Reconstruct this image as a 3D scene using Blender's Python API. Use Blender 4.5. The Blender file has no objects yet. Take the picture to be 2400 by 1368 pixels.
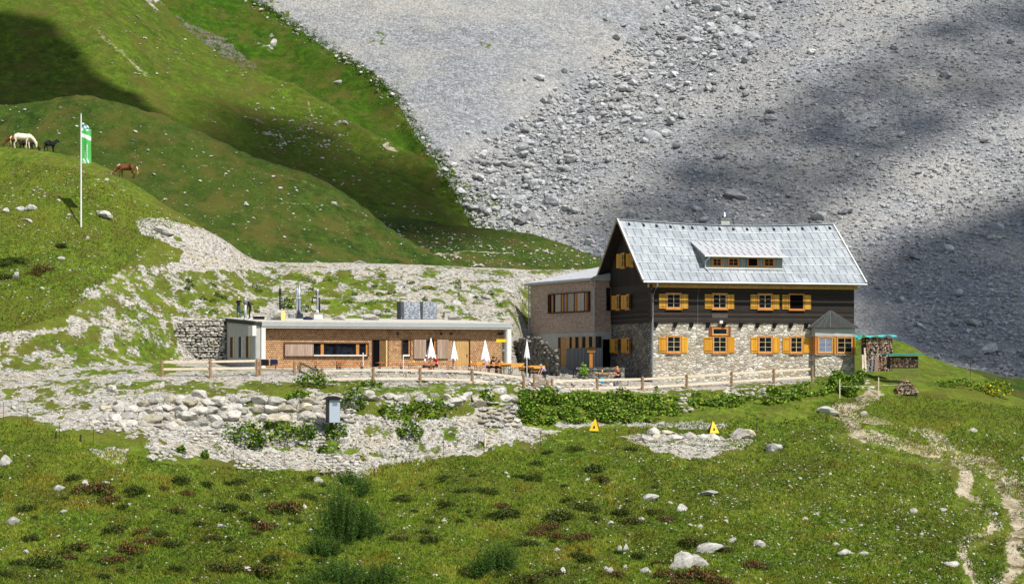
import bpy, bmesh, math, random
import numpy as np
from mathutils import Vector, Matrix
random.seed(7); RNG = np.random.default_rng(11)
S = bpy.context.scene
C = S.collection
R = math.radians
# ---------------------------------------------------------------- camera, world, sun
FPX, CX, HY = 4300.0, 1200.0, 845.0          # focal length, axis and horizon in photo pixels (2400 wide)
cam = bpy.data.objects.new('camera', bpy.data.cameras.new('camera'))
C.objects.link(cam); S.camera = cam
cam.location = (0, 0, 0); cam.rotation_euler = (R(90), 0, 0)
cam.data.sensor_width = 36; cam.data.lens = 36*FPX/2400
cam.data.shift_y = (HY-684)/2400
cam.data.clip_start = 1; cam.data.clip_end = 9000
SUN_EL = R(54); SUN_H = (0.60, -0.80)
SUN = Vector((SUN_H[0]*math.cos(SUN_EL), SUN_H[1]*math.cos(SUN_EL), math.sin(SUN_EL))).normalized()
W = bpy.data.worlds.new('World'); S.world = W; W.use_nodes = True
nt = W.node_tree; sky = nt.nodes.new('ShaderNodeTexSky'); sky.sky_type = 'NISHITA'; sky.sun_disc = False
sky.sun_elevation = SUN_EL; sky.sun_rotation = math.atan2(SUN.x, SUN.y); sky.altitude = 1900; sky.air_density = 1.0; sky.dust_density = 1.2
hs = nt.nodes.new('ShaderNodeHueSaturation'); hs.inputs['Saturation'].default_value = .55   # much of the sky is white cloud
nt.links.new(sky.outputs[0], hs.inputs['Color']); nt.links.new(hs.outputs[0], nt.nodes['Background'].inputs[0]); nt.nodes['Background'].inputs[1].default_value = 0.12
sl = bpy.data.lights.new('sun', 'SUN'); sl.energy = 5.0; sl.angle = R(0.5); sl.color = (1, 0.955, 0.88)
so = bpy.data.objects.new('sun', sl); C.objects.link(so); so.rotation_euler = SUN.to_track_quat('Z', 'Y').to_euler()
S.view_settings.view_transform = 'Standard'; S.view_settings.look = 'None'
S.view_settings.exposure = 0.12; S.view_settings.gamma = 1; S.view_settings.use_curve_mapping = False
S.cycles.max_bounces = 5; S.cycles.diffuse_bounces = 3; S.cycles.glossy_bounces = 3

# ---------------------------------------------------------------- helpers
def lin(r, g, b):
    f = lambda c: (c/255/12.92) if c/255 <= 0.04045 else ((c/255+0.055)/1.055)**2.4
    return (f(r), f(g), f(b), 1)
class NT:
    def __init__(s, name):
        s.m = bpy.data.materials.new(name); s.m.use_nodes = True; s.t = s.m.node_tree; s.b = s.t.nodes['Principled BSDF']
        s.co = s.t.nodes.new('ShaderNodeTexCoord').outputs['Object']
    def n(s, kind, ins=None, **kw):
        x = s.t.nodes.new('ShaderNode'+kind)
        for k, v in kw.items(): setattr(x, k, v)
        for k, v in (ins or {}).items():
            if isinstance(v, bpy.types.NodeSocket): s.t.links.new(v, x.inputs[k])
            else: x.inputs[k].default_value = v
        return x
    def noise(s, scale, detail=6, rough=0.6, co=None, out='Fac'):
        return s.n('TexNoise', {'Vector': co or s.co, 'Scale': scale, 'Detail': detail, 'Roughness': rough}).outputs[out]
    def ramp(s, fac, stops, interp='LINEAR'):
        x = s.n('ValToRGB', {'Fac': fac}); cr = x.color_ramp; cr.interpolation = interp
        while len(cr.elements) < len(stops): cr.elements.new(0.5)
        for e, (p, c) in zip(cr.elements, stops): e.position = p; e.color = c if len(c) == 4 else (*c, 1)
        return x.outputs['Color']
    def mix(s, fac, a, b, mode='MIX'):
        x = s.n('Mix', data_type='RGBA', blend_type=mode)
        for i, v in ((0, fac), (6, a), (7, b)):
            if isinstance(v, bpy.types.NodeSocket): s.t.links.new(v, x.inputs[i])
            else: x.inputs[i].default_value = v
        return x.outputs[2]
    def math(s, op, a, b=0.0, clamp=False):
        x = s.n('Math', operation=op, use_clamp=clamp)
        for i, v in ((0, a), (1, b)):
            if isinstance(v, bpy.types.NodeSocket): s.t.links.new(v, x.inputs[i])
            else: x.inputs[i].default_value = v
        return x.outputs[0]
    def attr(s, name): return s.n('Attribute', attribute_name=name).outputs['Fac']
    def attrc(s, name): return s.n('Attribute', attribute_name=name).outputs['Color']
    def bump(s, h, strength=0.5, dist=0.05, prev=None):
        ins = {'Height': h, 'Strength': strength, 'Distance': dist}
        if prev: ins['Normal'] = prev
        return s.n('Bump', ins).outputs['Normal']
    def fin(s, col, rough=0.85, nrm=None, metal=0, spec=0.3):
        for k, v in (('Base Color', col), ('Roughness', rough), ('Metallic', metal), ('Specular IOR Level', spec)):
            if isinstance(v, bpy.types.NodeSocket): s.t.links.new(v, s.b.inputs[k])
            else: s.b.inputs[k].default_value = v
        if nrm: s.t.links.new(nrm, s.b.inputs['Normal'])
        return s.m
def G(v): return (v, v, v, 1)
def plain(name, c, rough=0.7, var=0.25, scale=3.0, metal=0, bump=0.0, spec=0.3):
    t = NT(name); f = t.noise(scale, 5, 0.65)
    lo = tuple(x*(1-var) for x in c[:3])+(1,); hi = tuple(min(1, x*(1+var)) for x in c[:3])+(1,)
    col = t.ramp(f, [(0.3, lo), (0.7, hi)])
    return t.fin(col, rough, t.bump(t.noise(scale*6, 4), bump, 0.03) if bump else None, metal, spec)

def tag(o, label=None, cat=None, group=None, kind=None):
    for k, v in (('label', label), ('category', cat), ('group', group), ('kind', kind)):
        if v: o[k] = v
    return o
def thing(name, label, cat, loc=(0, 0, 0), rz=0, group=None):
    o = bpy.data.objects.new(name, None); C.objects.link(o); o.empty_display_size = 0.2
    o.location = loc; o.rotation_euler = (0, 0, rz); return tag(o, label, cat, group)
class MB:
    def __init__(s): s.v = []; s.f = []; s.mi = []
    def face(s, pts, m=0):
        i = len(s.v); s.v += [tuple(p) for p in pts]; s.f.append(tuple(range(i, i+len(pts)))); s.mi.append(m)
    def box(s, a0, a1, b0, b1, c0, c1, F=None, m=0):
        F = F or (lambda a, b, c: (a, b, c)); i = len(s.v)
        for c in (c0, c1):
            for a, b in ((a0, b0), (a1, b0), (a1, b1), (a0, b1)): s.v.append(tuple(F(a, b, c)))
        for q in ((0, 3, 2, 1), (4, 5, 6, 7), (0, 1, 5, 4), (1, 2, 6, 5), (2, 3, 7, 6), (3, 0, 4, 7)):
            s.f.append(tuple(i+k for k in q)); s.mi.append(m)
        return s
    def prism(s, poly, d, m=0):
        """poly: list of 3-D points, d: extrusion vector"""
        n = len(poly); i = len(s.v); s.v += [tuple(p) for p in poly]+[tuple(Vector(p)+Vector(d)) for p in poly]
        s.f.append(tuple(range(i, i+n))); s.f.append(tuple(range(i+2*n-1, i+n-1, -1))); s.mi += [m, m]
        for k in range(n): s.f.append((i+k, i+(k+1) % n, i+n+(k+1) % n, i+n+k)); s.mi.append(m)
        return s
    def tube(s, pts, r, n=8, m=0):
        pts = [Vector(p) for p in pts]; rs = r if isinstance(r, (list, tuple)) else [r]*len(pts); i = len(s.v)
        for k, p in enumerate(pts):
            d = (pts[min(k+1, len(pts)-1)]-pts[max(k-1, 0)]).normalized()
            a = d.orthogonal().normalized() if abs(d.z) < 0.99 else Vector((1, 0, 0)); a = (a-d*a.dot(d)).normalized(); b = d.cross(a)
            for j in range(n):
                t = 2*math.pi*j/n; s.v.append(tuple(p+(a*math.cos(t)+b*math.sin(t))*rs[k]))
        for k in range(len(pts)-1):
            for j in range(n):
                s.f.append((i+k*n+j, i+k*n+(j+1) % n, i+(k+1)*n+(j+1) % n, i+(k+1)*n+j)); s.mi.append(m)
        s.f.append(tuple(i+j for j in range(n))[::-1]); s.f.append(tuple(i+(len(pts)-1)*n+j for j in range(n))); s.mi += [m, m]
        return s
    def bar(s, p0, p1, w, h, m=0, up=(0, 0, 1)):
        p0, p1 = Vector(p0), Vector(p1); d = (p1-p0).normalized(); u = Vector(up); a = d.cross(u).normalized()*w/2; b = a.cross(d).normalized()*h/2; i = len(s.v)
        for p in (p0, p1):
            for q in (a+b, a-b, -a-b, -a+b): s.v.append(tuple(p+q))
        for q in ((0, 1, 2, 3), (7, 6, 5, 4), (0, 4, 5, 1), (1, 5, 6, 2), (2, 6, 7, 3), (3, 7, 4, 0)):
            s.f.append(tuple(i+k for k in q)); s.mi.append(m)
        return s
    def build(s, name, mats, parent=None, smooth=False, recalc=True):
        me = bpy.data.meshes.new(name); me.from_pydata(s.v, [], s.f)
        for m in (mats if isinstance(mats, (list, tuple)) else [mats]): me.materials.append(m)
        me.polygons.foreach_set('material_index', s.mi)
        if recalc:
            bm = bmesh.new(); bm.from_mesh(me); bmesh.ops.recalc_face_normals(bm, faces=bm.faces); bm.to_mesh(me); bm.free()
        if smooth: me.polygons.foreach_set('use_smooth', [True]*len(me.polygons))
        me.update(); o = bpy.data.objects.new(name, me); C.objects.link(o)
        if parent: o.parent = parent
        return o
def np_mesh(name, V, F, mats, mi=None, smooth=True, attrs=None, colattr=None, parent=None):
    me = bpy.data.meshes.new(name); V = np.asarray(V, np.float32); F = np.asarray(F, np.int32); k = F.shape[1]
    me.vertices.add(len(V)); me.vertices.foreach_set('co', V.ravel())
    me.loops.add(F.size); me.loops.foreach_set('vertex_index', F.ravel())
    me.polygons.add(len(F)); me.polygons.foreach_set('loop_start', np.arange(0, F.size, k, dtype=np.int32))
    for m in (mats if isinstance(mats, (list, tuple)) else [mats]): me.materials.append(m)
    if mi is not None: me.polygons.foreach_set('material_index', np.asarray(mi, np.int32))
    me.update(calc_edges=True)
    if not smooth: me.polygons.foreach_set('use_smooth', np.zeros(len(F), bool))
    else: me.polygons.foreach_set('use_smooth', np.ones(len(F), bool))
    for an, av in (attrs or {}).items():
        a = me.attributes.new(an, 'FLOAT', 'POINT'); a.data.foreach_set('value', np.asarray(av, np.float32))
    if colattr is not None:
        a = me.attributes.new('tint', 'FLOAT_COLOR', 'POINT'); a.data.foreach_set('color', np.asarray(colattr, np.float32).ravel())
    o = bpy.data.objects.new(name, me); C.objects.link(o)
    if parent: o.parent = parent
    return o
def copy_tree(o, parent=None):
    c = o.copy(); C.objects.link(c)
    if parent: c.parent = parent
    for ch in list(o.children): copy_tree(ch, c)
    return c
# numpy noise
_P = RNG.random((64, 256, 256)).astype(np.float32)
def vn(x, y, seed=0):
    T = _P[seed % 64]; xi = np.floor(x).astype(int); yi = np.floor(y).astype(int); fx = x-xi; fy = y-yi
    fx = fx*fx*(3-2*fx); fy = fy*fy*(3-2*fy); a = T[xi & 255, yi & 255]; b = T[(xi+1) & 255, yi & 255]; c = T[xi & 255, (yi+1) & 255]; d = T[(xi+1) & 255, (yi+1) & 255]
    return (a*(1-fx)+b*fx)*(1-fy)+(c*(1-fx)+d*fx)*fy
def fbm(x, y, scale, oct=4, seed=0, gain=0.5):
    r = 0; amp = 1; tot = 0; x = x/scale; y = y/scale
    for k in range(oct):
        r = r+amp*(vn(x*2**k+k*17.3, y*2**k+k*5.1, seed+k)-0.5); tot += amp; amp *= gain
    return r/tot*2
def pchip(x, xk, yk):
    xk = np.asarray(xk, float); yk = np.asarray(yk, float); h = np.diff(xk); sh = (-1,)+(1,)*(yk.ndim-1)
    d = np.diff(yk, axis=0)/h.reshape(sh); m = np.zeros_like(yk)
    same = (d[1:]*d[:-1]) > 0; w = 2*d[1:]*d[:-1]/np.where(same, d[1:]+d[:-1], 1); m[1:-1] = np.where(same, w, 0); m[0] = d[0]; m[-1] = d[-1]
    i = np.clip(np.searchsorted(xk, x)-1, 0, len(xk)-2); t = ((x-xk[i])/h[i]).reshape(sh); hh = h[i].reshape(sh)
    return (2*t**3-3*t**2+1)*yk[i]+(t**3-2*t**2+t)*hh*m[i]+(-2*t**3+3*t**2)*yk[i+1]+(t**3-t**2)*hh*m[i+1]
def inpoly(px, py, poly):
    r = np.zeros(px.shape, bool); n = len(poly); j = n-1
    for i in range(n):
        xi, yi = poly[i]; xj, yj = poly[j]
        if yi != yj: r ^= ((yi > py) != (yj > py)) & (px < (xj-xi)*(py-yi)/(yj-yi)+xi)
        j = i
    return r
def linedist(px, py, pts):
    d = np.full(px.shape, 1e9)
    for (x0, y0), (x1, y1) in zip(pts[:-1], pts[1:]):
        L = (x1-x0)**2+(y1-y0)**2; t = np.clip(((px-x0)*(x1-x0)+(py-y0)*(y1-y0))/L, 0, 1)
        d = np.minimum(d, np.hypot(px-x0-t*(x1-x0), py-y0-t*(y1-y0)))
    return d
def at(px, py, Y): return ((px-CX)/FPX*Y, Y, (HY-py)/FPX*Y)

class Sheet:
    """a landform as a height field over (bearing, distance)"""
    def __init__(s, table, cols, rows):
        ks = sorted(table); tb = np.array([table[k] for k in ks], float)     # cols x knots x (Y,py)
        kn = pchip(cols, ks, tb)                                             # ncols x knots x 2
        z = (HY-kn[..., 1])/FPX*kn[..., 0]
        zz = np.stack([kn[..., 0], z], -1).transpose(1, 0, 2)                # knots x cols x 2
        sp = np.concatenate([np.linspace(i, i+1, n, endpoint=False) for i, n in enumerate(rows)]+[[len(rows)]])
        g = pchip(sp, np.arange(len(rows)+1), zz)
        s.cols = cols; s.Y = g[..., 0]; s.z = g[..., 1]; s.X = (cols[None, :]-CX)/FPX*s.Y; s.sp = sp
        s.py0 = HY-FPX*s.z/s.Y; s.px = np.broadcast_to(cols[None, :], s.Y.shape)
    def fix(s): s.py = HY-FPX*s.z/s.Y
    def mesh(s, name, mat, attrs):
        n, m = s.Y.shape; V = np.stack([s.X, s.Y, s.z], -1).reshape(-1, 3); i = np.arange(n*m).reshape(n, m)
        F = np.stack([i[:-1, :-1], i[:-1, 1:], i[1:, 1:], i[1:, :-1]], -1).reshape(-1, 4)
        o = np_mesh(name, V, F, mat, attrs={k: v.ravel() for k, v in attrs.items()}); o['kind'] = 'structure'; return o
    def hit(s, px, py):
        px = np.atleast_1d(np.asarray(px, float)); py = np.atleast_1d(np.asarray(py, float)); c = np.clip(np.searchsorted(s.cols, px), 1, len(s.cols)-1)
        c = np.where(np.abs(s.cols[c-1]-px) < np.abs(s.cols[c]-px), c-1, c); out = np.zeros((len(px), 3)); ok = np.zeros(len(px), bool)
        for a in range(0, len(px), 8000):
            P = s.py[:, c[a:a+8000]]; below = P <= py[None, a:a+8000]; r = np.maximum(below.argmax(0), 1); ok[a:a+8000] = below.any(0); q = np.arange(P.shape[1])
            t = np.clip((P[r-1, q]-py[a:a+8000])/np.maximum(P[r-1, q]-P[r, q], 1e-6), 0, 1); Yc = s.Y[:, c[a:a+8000]]; Y = Yc[r-1, q]*(1-t)+Yc[r, q]*t
            out[a:a+8000, 1] = Y; out[a:a+8000, 0] = (px[a:a+8000]-CX)/FPX*Y; out[a:a+8000, 2] = (HY-py[a:a+8000])/FPX*Y
        return out, ok
    def pt(s, px, py): return tuple(s.hit(px, py)[0][0])
    def gz(s, X, Y):
        px = CX+FPX*X/Y; c = int(np.clip(np.searchsorted(s.cols, px), 0, len(s.cols)-1)); return float(np.interp(Y, s.Y[:, c], s.z[:, c]))
# ---------------------------------------------------------------- landforms
T1 = {
 -1500: [(55,2500),(98,1368),(112,1180),(120,1040),(124,985),(128,940),(131,905),(135,880),(140,830),(143,760),(160,540),(182,380),(196,520),(230,800)],
 0:    [(60,2200),(98,1368),(112,1180),(120,1040),(124,985),(128,940),(131,905),(135,880),(140,830),(143,760),(160,520),(180,345),(192,480),(215,800)],
 100:  [(60,2200),(98,1368),(112,1180),(120,1042),(124,990),(128,942),(131,906),(135,881),(140,838),(144,760),(159,535),(176,356),(188,480),(212,800)],
 200:  [(60,2200),(98,1368),(112,1180),(120,1048),(124,1000),(128,945),(131,908),(135,880),(141,846),(145,765),(158,560),(173,374),(185,490),(210,800)],
 300:  [(60,2200),(98,1368),(112,1180),(120,1060),(124,1003),(128,938),(131,904),(135,876),(143,848),(147,775),(158,588),(171,424),(182,530),(208,800)],
 400:  [(60,2200),(98,1368),(112,1180),(120,1072),(125,1003),(128,928),(132,898),(136,872),(147.5,848),(151,772),(159,618),(169,489),(179,580),(206,800)],
 520:  [(60,2200),(98,1368),(113,1180),(122,1088),(126,1005),(129,924),(133,894),(136,873),(151.5,847),(153.2,747),(160,655),(168,560),(178,640),(206,800)],
 620:  [(60,2200),(99,1368),(114,1180),(123,1092),(127,1005),(129.5,924),(133,893),(136,874),(141.5,860),(155,749),(162,685),(171,614),(180,660),(206,800)],
 850:  [(60,2200),(100,1368),(115,1180),(124,1090),(127.5,1003),(130,926),(133,902),(136,880),(142.5,864),(156.5,757),(163,692),(173,617),(182,660),(208,800)],
 1190: [(60,2200),(101,1368),(115,1180),(125,1072),(129,1002),(132,924),(134.5,903),(137,884),(146.5,867),(160,757),(166,697),(176,630),(185,670),(210,800)],
 1240: [(60,2200),(101,1368),(115,1180),(125,1068),(130,1004),(134,926),(136,908),(139,886),(157,868),(165.5,775),(170,704),(179,632),(188,690),(212,800)],
 1420: [(60,2200),(100,1368),(115,1180),(125,1058),(131,1003),(136,932),(138.5,914),(141,897),(153,880),(166,785),(172,705),(182,632),(190,690),(214,820)],
 1530: [(60,2200),(100,1368),(115,1180),(125,1062),(131,1003),(136.5,934),(139.5,916),(142,901),(146,893),(168,795),(174,720),(184,655),(192,700),(214,830)],
 1700: [(60,2200),(100,1368),(115,1180),(126,1062),(132,1000),(137,933),(140.5,908),(142.5,898),(148,889),(168,815),(174,770),(184,735),(194,790),(216,860)],
 1900: [(60,2200),(100,1368),(115,1185),(126,1062),(132,1000),(138,930),(142.5,896),(144.5,888),(149,880),(162,845),(168,812),(178,770),(190,820),(214,900)],
 2000: [(60,2200),(100,1368),(115,1190),(126,1062),(133,990),(139,938),(143,904),(146,888),(150.5,876),(158,848),(164,820),(172,782),(184,830),(212,930)],
 2100: [(60,2200),(101,1368),(116,1190),(127,1060),(134,990),(139.5,940),(143,916),(146,898),(150,882),(155,862),(160,832),(168,797),(180,860),(210,960)],
 2200: [(60,2200),(102,1368),(117,1190),(128,1058),(134.5,995),(140,946),(143,925),(146,908),(149,893),(153,878),(158,860),(164,845),(176,900),(208,1000)],
 2300: [(60,2200),(102,1368),(118,1185),(129,1055),(135,1000),(140.5,954),(143.5,934),(146,918),(149,905),(152,895),(155,886),(159,880),(172,940),(208,1040)],
 2400: [(60,2200),(102,1368),(118,1185),(129,1055),(136,1005),(141,972),(144,957),(146,948),(148,943),(150,939),(152,937),(154,936),(166,1000),(208,1100)],
 3900: [(60,2500),(102,1400),(118,1220),(129,1100),(136,1050),(141,1020),(144,1005),(146,998),(148,994),(150,990),(152,988),(154,987),(166,1040),(208,1150)]}
cols = np.concatenate([np.linspace(-1500, -150, 60, endpoint=False), np.arange(-150, 2550, 2.2), np.linspace(2550, 3900, 60)])
NEAR = Sheet(T1, cols, [14, 120, 60, 46, 50, 24, 24, 30, 26, 60, 70, 26, 8])
px, py, X, Y, sp = NEAR.px, NEAR.py0, NEAR.X, NEAR.Y, NEAR.sp[:, None]
wx = px+14*fbm(X, Y, 1.6, 3, 1)+6*fbm(X, Y, .4, 2, 3); wy = py+9*fbm(X, Y, 1.6, 3, 2)+5*fbm(X, Y, .4, 2, 4)
def soft(poly, val=1.0, grow=0):
    return np.where(inpoly(wx, wy, poly), val, 0.0)
grav = np.zeros(px.shape)
berm = [(-1500,885),(150,882),(240,864),(330,872),(380,842),(415,860),(1240,900),(1440,900),(1440,560),(1330,560),(1000,560),(660,560),(640,610),(560,572),(480,540),(420,522),(370,512),(310,516),(330,545),(430,590),(420,612),(300,632),(240,660),(175,700),(165,760),(60,775),(-1500,800)]
lower = [(-1500,885),(150,880),(380,872),(640,868),(1000,872),(1300,872),(1560,890),(1700,893),(1900,880),(1905,893),(1700,908),(1520,920),(1290,920),(1240,912),(1225,1000),(1320,1012),(1150,1048),(1080,1066),(900,1080),(840,1108),(740,1100),(620,1100),(540,1088),(420,1078),(340,1072),(350,1046),(300,1030),(200,1008),(100,990),(60,975),(-1500,960)]
small = [(1450,1018),(1760,1016),(1770,1035),(1690,1062),(1640,1082),(1560,1080),(1500,1050)]
for p in (berm, lower, small): grav = np.maximum(grav, soft(p))
for p in ([(205,1050),(300,1060),(290,1095),(240,1085)], [(560,675),(620,690),(560,700)], [(1300,990),(1700,985),(1700,1000),(1320,1004)]): grav = np.maximum(grav, soft(p, .75))
# thin and patchy vegetation inside the gravel
veg = np.zeros(px.shape)
for p, v in (([(330,690),(420,636),(640,632),(800,640),(940,712),(930,750),(760,750),(640,712),(560,745),(420,740),(370,715)], .62),
             ([(175,560),(330,555),(420,590),(300,620),(180,680)], .8), ([(640,625),(1440,625),(1440,790),(1190,790),(940,740)], .42), ([(165,600),(400,600),(420,740),(170,770)], .5),
             ([(0,800),(160,770),(400,740),(420,840),(300,860),(0,870)], .6), ([(310,890),(640,893),(1230,898),(1230,935),(820,925),(500,925),(310,915)], .66),
             ([(820,925),(1230,925),(1180,960),(980,990),(820,965)], .6), ([(500,925),(680,925),(700,960),(520,975)], .35),
             ([(0,890),(200,890),(330,905),(210,960),(60,980),(0,960)], .48), ([(560,1000),(1230,1000),(1300,1015),(1080,1050),(760,1065),(560,1040)], .42),
             ([(180,1000),(330,1010),(350,1040),(200,1020)], .55)):
    veg = np.maximum(veg, soft(p, v))
gn = 0.5+0.5*fbm(X, Y, 1.1, 4, 9)+0.25*fbm(X, Y, .35, 2, 13)
grav = grav*np.where(veg > 0, np.clip((gn-(veg*.9))*3+.35, 0, 1), np.clip((gn-.1)*5, 0, 1))
# worn paths
path = np.zeros(px.shape)
for pts, w in (([(2052,926),(2010,945),(1957,960),(1984,980),(1999,1003),(2030,1020),(2062,1022),(2110,1035),(2175,1056),(2210,1062)], 8),
               ([(1975,965),(2030,985),(2075,985)], 5), ([(2190,1030),(2215,1050),(2245,1075),(2262,1095),(2262,1120),(2255,1148)], 11),
               ([(2245,1075),(2300,1085),(2343,1118),(2396,1142),(2450,1150)], 12), ([(2362,1158),(2392,1200),(2385,1240),(2374,1285),(2381,1330),(2340,1368),(2300,1420)], 11),
               ([(2255,1148),(2290,1170),(2325,1200),(2343,1222),(2300,1255),(2257,1282),(2270,1330),(2295,1368)], 6), ([(2130,1000),(2180,1020),(2215,1050)], 4)):
    path = np.maximum(path, np.clip(1.4-linedist(wx, wy, pts)/w*.56, 0, 1))
path *= np.clip((gn-.12)*3.6, 0, 1)
def rough(A, *bands):
    r = 0
    for sc, amp, sd in bands: r = r+amp*fbm(A.X, A.Y, sc, 3, sd)
    return r
flat = np.clip((sp-5.7), 0, 1)*np.clip((9.3-sp), 0, 1)*np.clip((px-330)/60, 0, 1)*np.clip((2050-px)/60, 0, 1)
mead = np.clip((4.2-sp)/1.0, 0, 1)
rightm = np.clip((px-1950)/100, 0, 1)*np.clip((6.5-sp), 0, 1)
dz = rough(NEAR, (11, .8, 21))*mead*np.clip(sp, 0, 1)+rough(NEAR, (3.4, .5, 22))*np.maximum(mead, rightm)+rough(NEAR, (1.2, .27, 27))*np.maximum(mead, .3)+rough(NEAR, (.55, .09, 29))*np.maximum(mead, .3)
dz = dz+rough(NEAR, (6, .35, 28))*np.clip((450-px)/150, 0, 1)*np.clip(sp-8.5, 0, 1)*np.clip(11-sp, 0, 1)
fine = rough(NEAR, (.32, .035, 23))+rough(NEAR, (.9, .06, 33))
dz = (dz*(1-.75*grav)+fine)*(1-.93*flat)-.05*path
NEAR.z = NEAR.z+dz; NEAR.fix()
heath = np.clip(fbm(X, Y, 5, 3, 41)*1.5+.2, 0, 1)*mead

def ground_mat(name, tint, far=1.0, yellow=0.35, stone=(lin(206,203,194), lin(164,160,152)), haz=0.0):
    t = NT(name); g = t.attr('grav'); p = t.attr('path'); sc = 1/far
    n1 = t.noise(.35*sc, 5, .6); n2 = t.noise(1.9*sc, 6, .65); n3 = t.noise(9*sc, 5, .7); n4 = t.noise(.09*sc, 3, .5)
    a = t.ramp(n2, [(.28, tint[0]), (.5, tint[1]), (.68, tint[2])])
    a = t.mix(t.ramp(n1, [(.38, G(0)), (.66, G(yellow))]), a, tint[3])
    a = t.mix(t.ramp(n4, [(.42, G(0)), (.62, G(.55))]), a, tint[4])
    a = t.mix(t.ramp(n3, [(.3, G(.65)), (.52, G(0))]), a, tint[5])
    v = t.n('TexVoronoi', {'Vector': t.co, 'Scale': 6.5*sc, 'Randomness': 1.0}); vc = v.outputs['Color']; vd = v.outputs['Distance']
    sep = t.n('SeparateColor', {'Color': vc}).outputs[0]
    st = t.ramp(sep, [(0, tuple(.45*c for c in stone[1][:3])+(1,)), (.35, stone[1]), (1, stone[0])])
    st = t.mix(t.ramp(t.noise(14*sc, 4, .7), [(.3, G(.5)), (.6, G(0))]), st, tuple(.5*c for c in stone[1][:3])+(1,))
    st = t.mix(t.ramp(n1, [(.45, G(0)), (.7, G(.45))]), st, lin(176,160,132))
    so = t.mix(t.ramp(n2, [(.3, G(0)), (.6, G(1))]), lin(146,132,104), lin(196,184,162))
    n5 = t.noise(5*sc, 7, .8); fac = t.math('ADD', g, t.math('MULTIPLY', t.math('SUBTRACT', n5, .5), 3.2)); fac = t.ramp(fac, [(.36, G(0)), (.56, G(1))])
    fp = t.math('ADD', p, t.math('MULTIPLY', t.math('SUBTRACT', n5, .5), 1.8)); fp = t.ramp(fp, [(.45, G(0)), (.6, G(1))])
    col = t.mix(fac, a, st); col = t.mix(fp, col, so)
    fr_ = t.math('ADD', t.attr('rock'), t.math('MULTIPLY', t.math('SUBTRACT', n2, .5), 1.2)); col = t.mix(t.ramp(fr_, [(.45, G(0)), (.62, G(1))]), col, t.ramp(n3, [(.35, lin(50,46,38)), (.5, lin(98,94,84)), (.65, lin(150,146,134))]))
    br = t.ramp(t.noise(.55*sc, 6, .7), [(.47, G(0)), (.62, G(.65))]); col = t.mix(t.math('MULTIPLY', br, t.math('SUBTRACT', 1.0, fac)), col, lin(92,84,40))
    h = t.mix(fac, n3, t.math('SUBTRACT', 1.0, vd)); b = t.bump(h, .75, .12*far); b = t.bump(n2, .35, .25*far, b)
    return t.fin(col, .95, b, 0, .1)
gt = (lin(42,58,16), lin(80,104,28), lin(114,138,42), lin(142,154,52), lin(100,104,38), lin(28,38,12))
M_NEAR = ground_mat('near_meadow', gt)
attrs = {'grav': grav, 'path': path, 'rock': np.zeros(px.shape)}
NEAR_O = NEAR.mesh('ground', M_NEAR, attrs)

# dark green knoll beyond the right shoulder
def simple(table, c0, c1, dc, rows): return Sheet(table, np.arange(c0, c1, dc), rows)
KN = simple({1950: [(172,960),(178,900),(190,860),(205,960)], 2050: [(172,960),(178,880),(190,815),(205,960)], 2200: [(172,960),(178,900),(190,848),(205,960)],
             2290: [(172,990),(178,920),(190,870),(205,960)], 2400: [(172,1010),(178,950),(190,888),(205,980)], 2700: [(172,1050),(178,990),(190,930),(205,1000)], 3600: [(172,1100),(178,1060),(190,1000),(205,1040)]}, 1950, 3600, 5, [8, 40, 10])
VB = simple({650: [(196,760),(206,690),(222,600),(236,540),(250,600),(262,700)], 880: [(196,760),(206,690),(222,590),(240,508),(252,560),(266,680)], 1000: [(196,760),(206,690),(222,590),(240,522),(252,570),(266,680)],
             1150: [(196,760),(206,700),(222,610),(238,541),(250,590),(266,690)], 1280: [(196,770),(206,715),(222,632),(236,560),(250,620),(266,700)], 1400: [(196,780),(206,735),(220,660),(232,598),(246,650),(266,720)],
             1500: [(196,800),(206,760),(218,700),(228,650),(242,700),(266,760)], 1800: [(196,860),(206,830),(216,790),(226,750),(240,790),(266,840)]}, 650, 1800, 3.2, [6, 50, 60, 8, 6])
HB = simple({-1500: [(186,900),(193,500),(205,360),(216,262),(228,300),(240,420)], 0: [(186,900),(193,520),(205,360),(216,246),(228,290),(240,420)], 200: [(186,900),(193,520),(205,356),(216,235),(228,280),(240,420)],
             350: [(186,900),(193,560),(205,390),(216,264),(228,310),(240,440)], 500: [(186,900),(193,600),(205,450),(216,331),(228,370),(240,480)], 600: [(186,900),(193,620),(205,480),(216,373),(228,410),(240,520)],
             760: [(186,900),(193,660),(205,530),(216,433),(228,470),(240,560)], 850: [(186,900),(193,680),(205,575),(216,490),(228,530),(240,600)], 950: [(186,900),(193,700),(205,620),(216,560),(228,590),(240,650)],
             1040: [(186,900),(193,720),(205,660),(216,611),(228,640),(240,690)], 1200: [(186,900),(193,760),(205,720),(216,680),(228,700),(240,750)]}, -1500, 1200, 3.2, [4, 60, 70, 10, 6])
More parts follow.
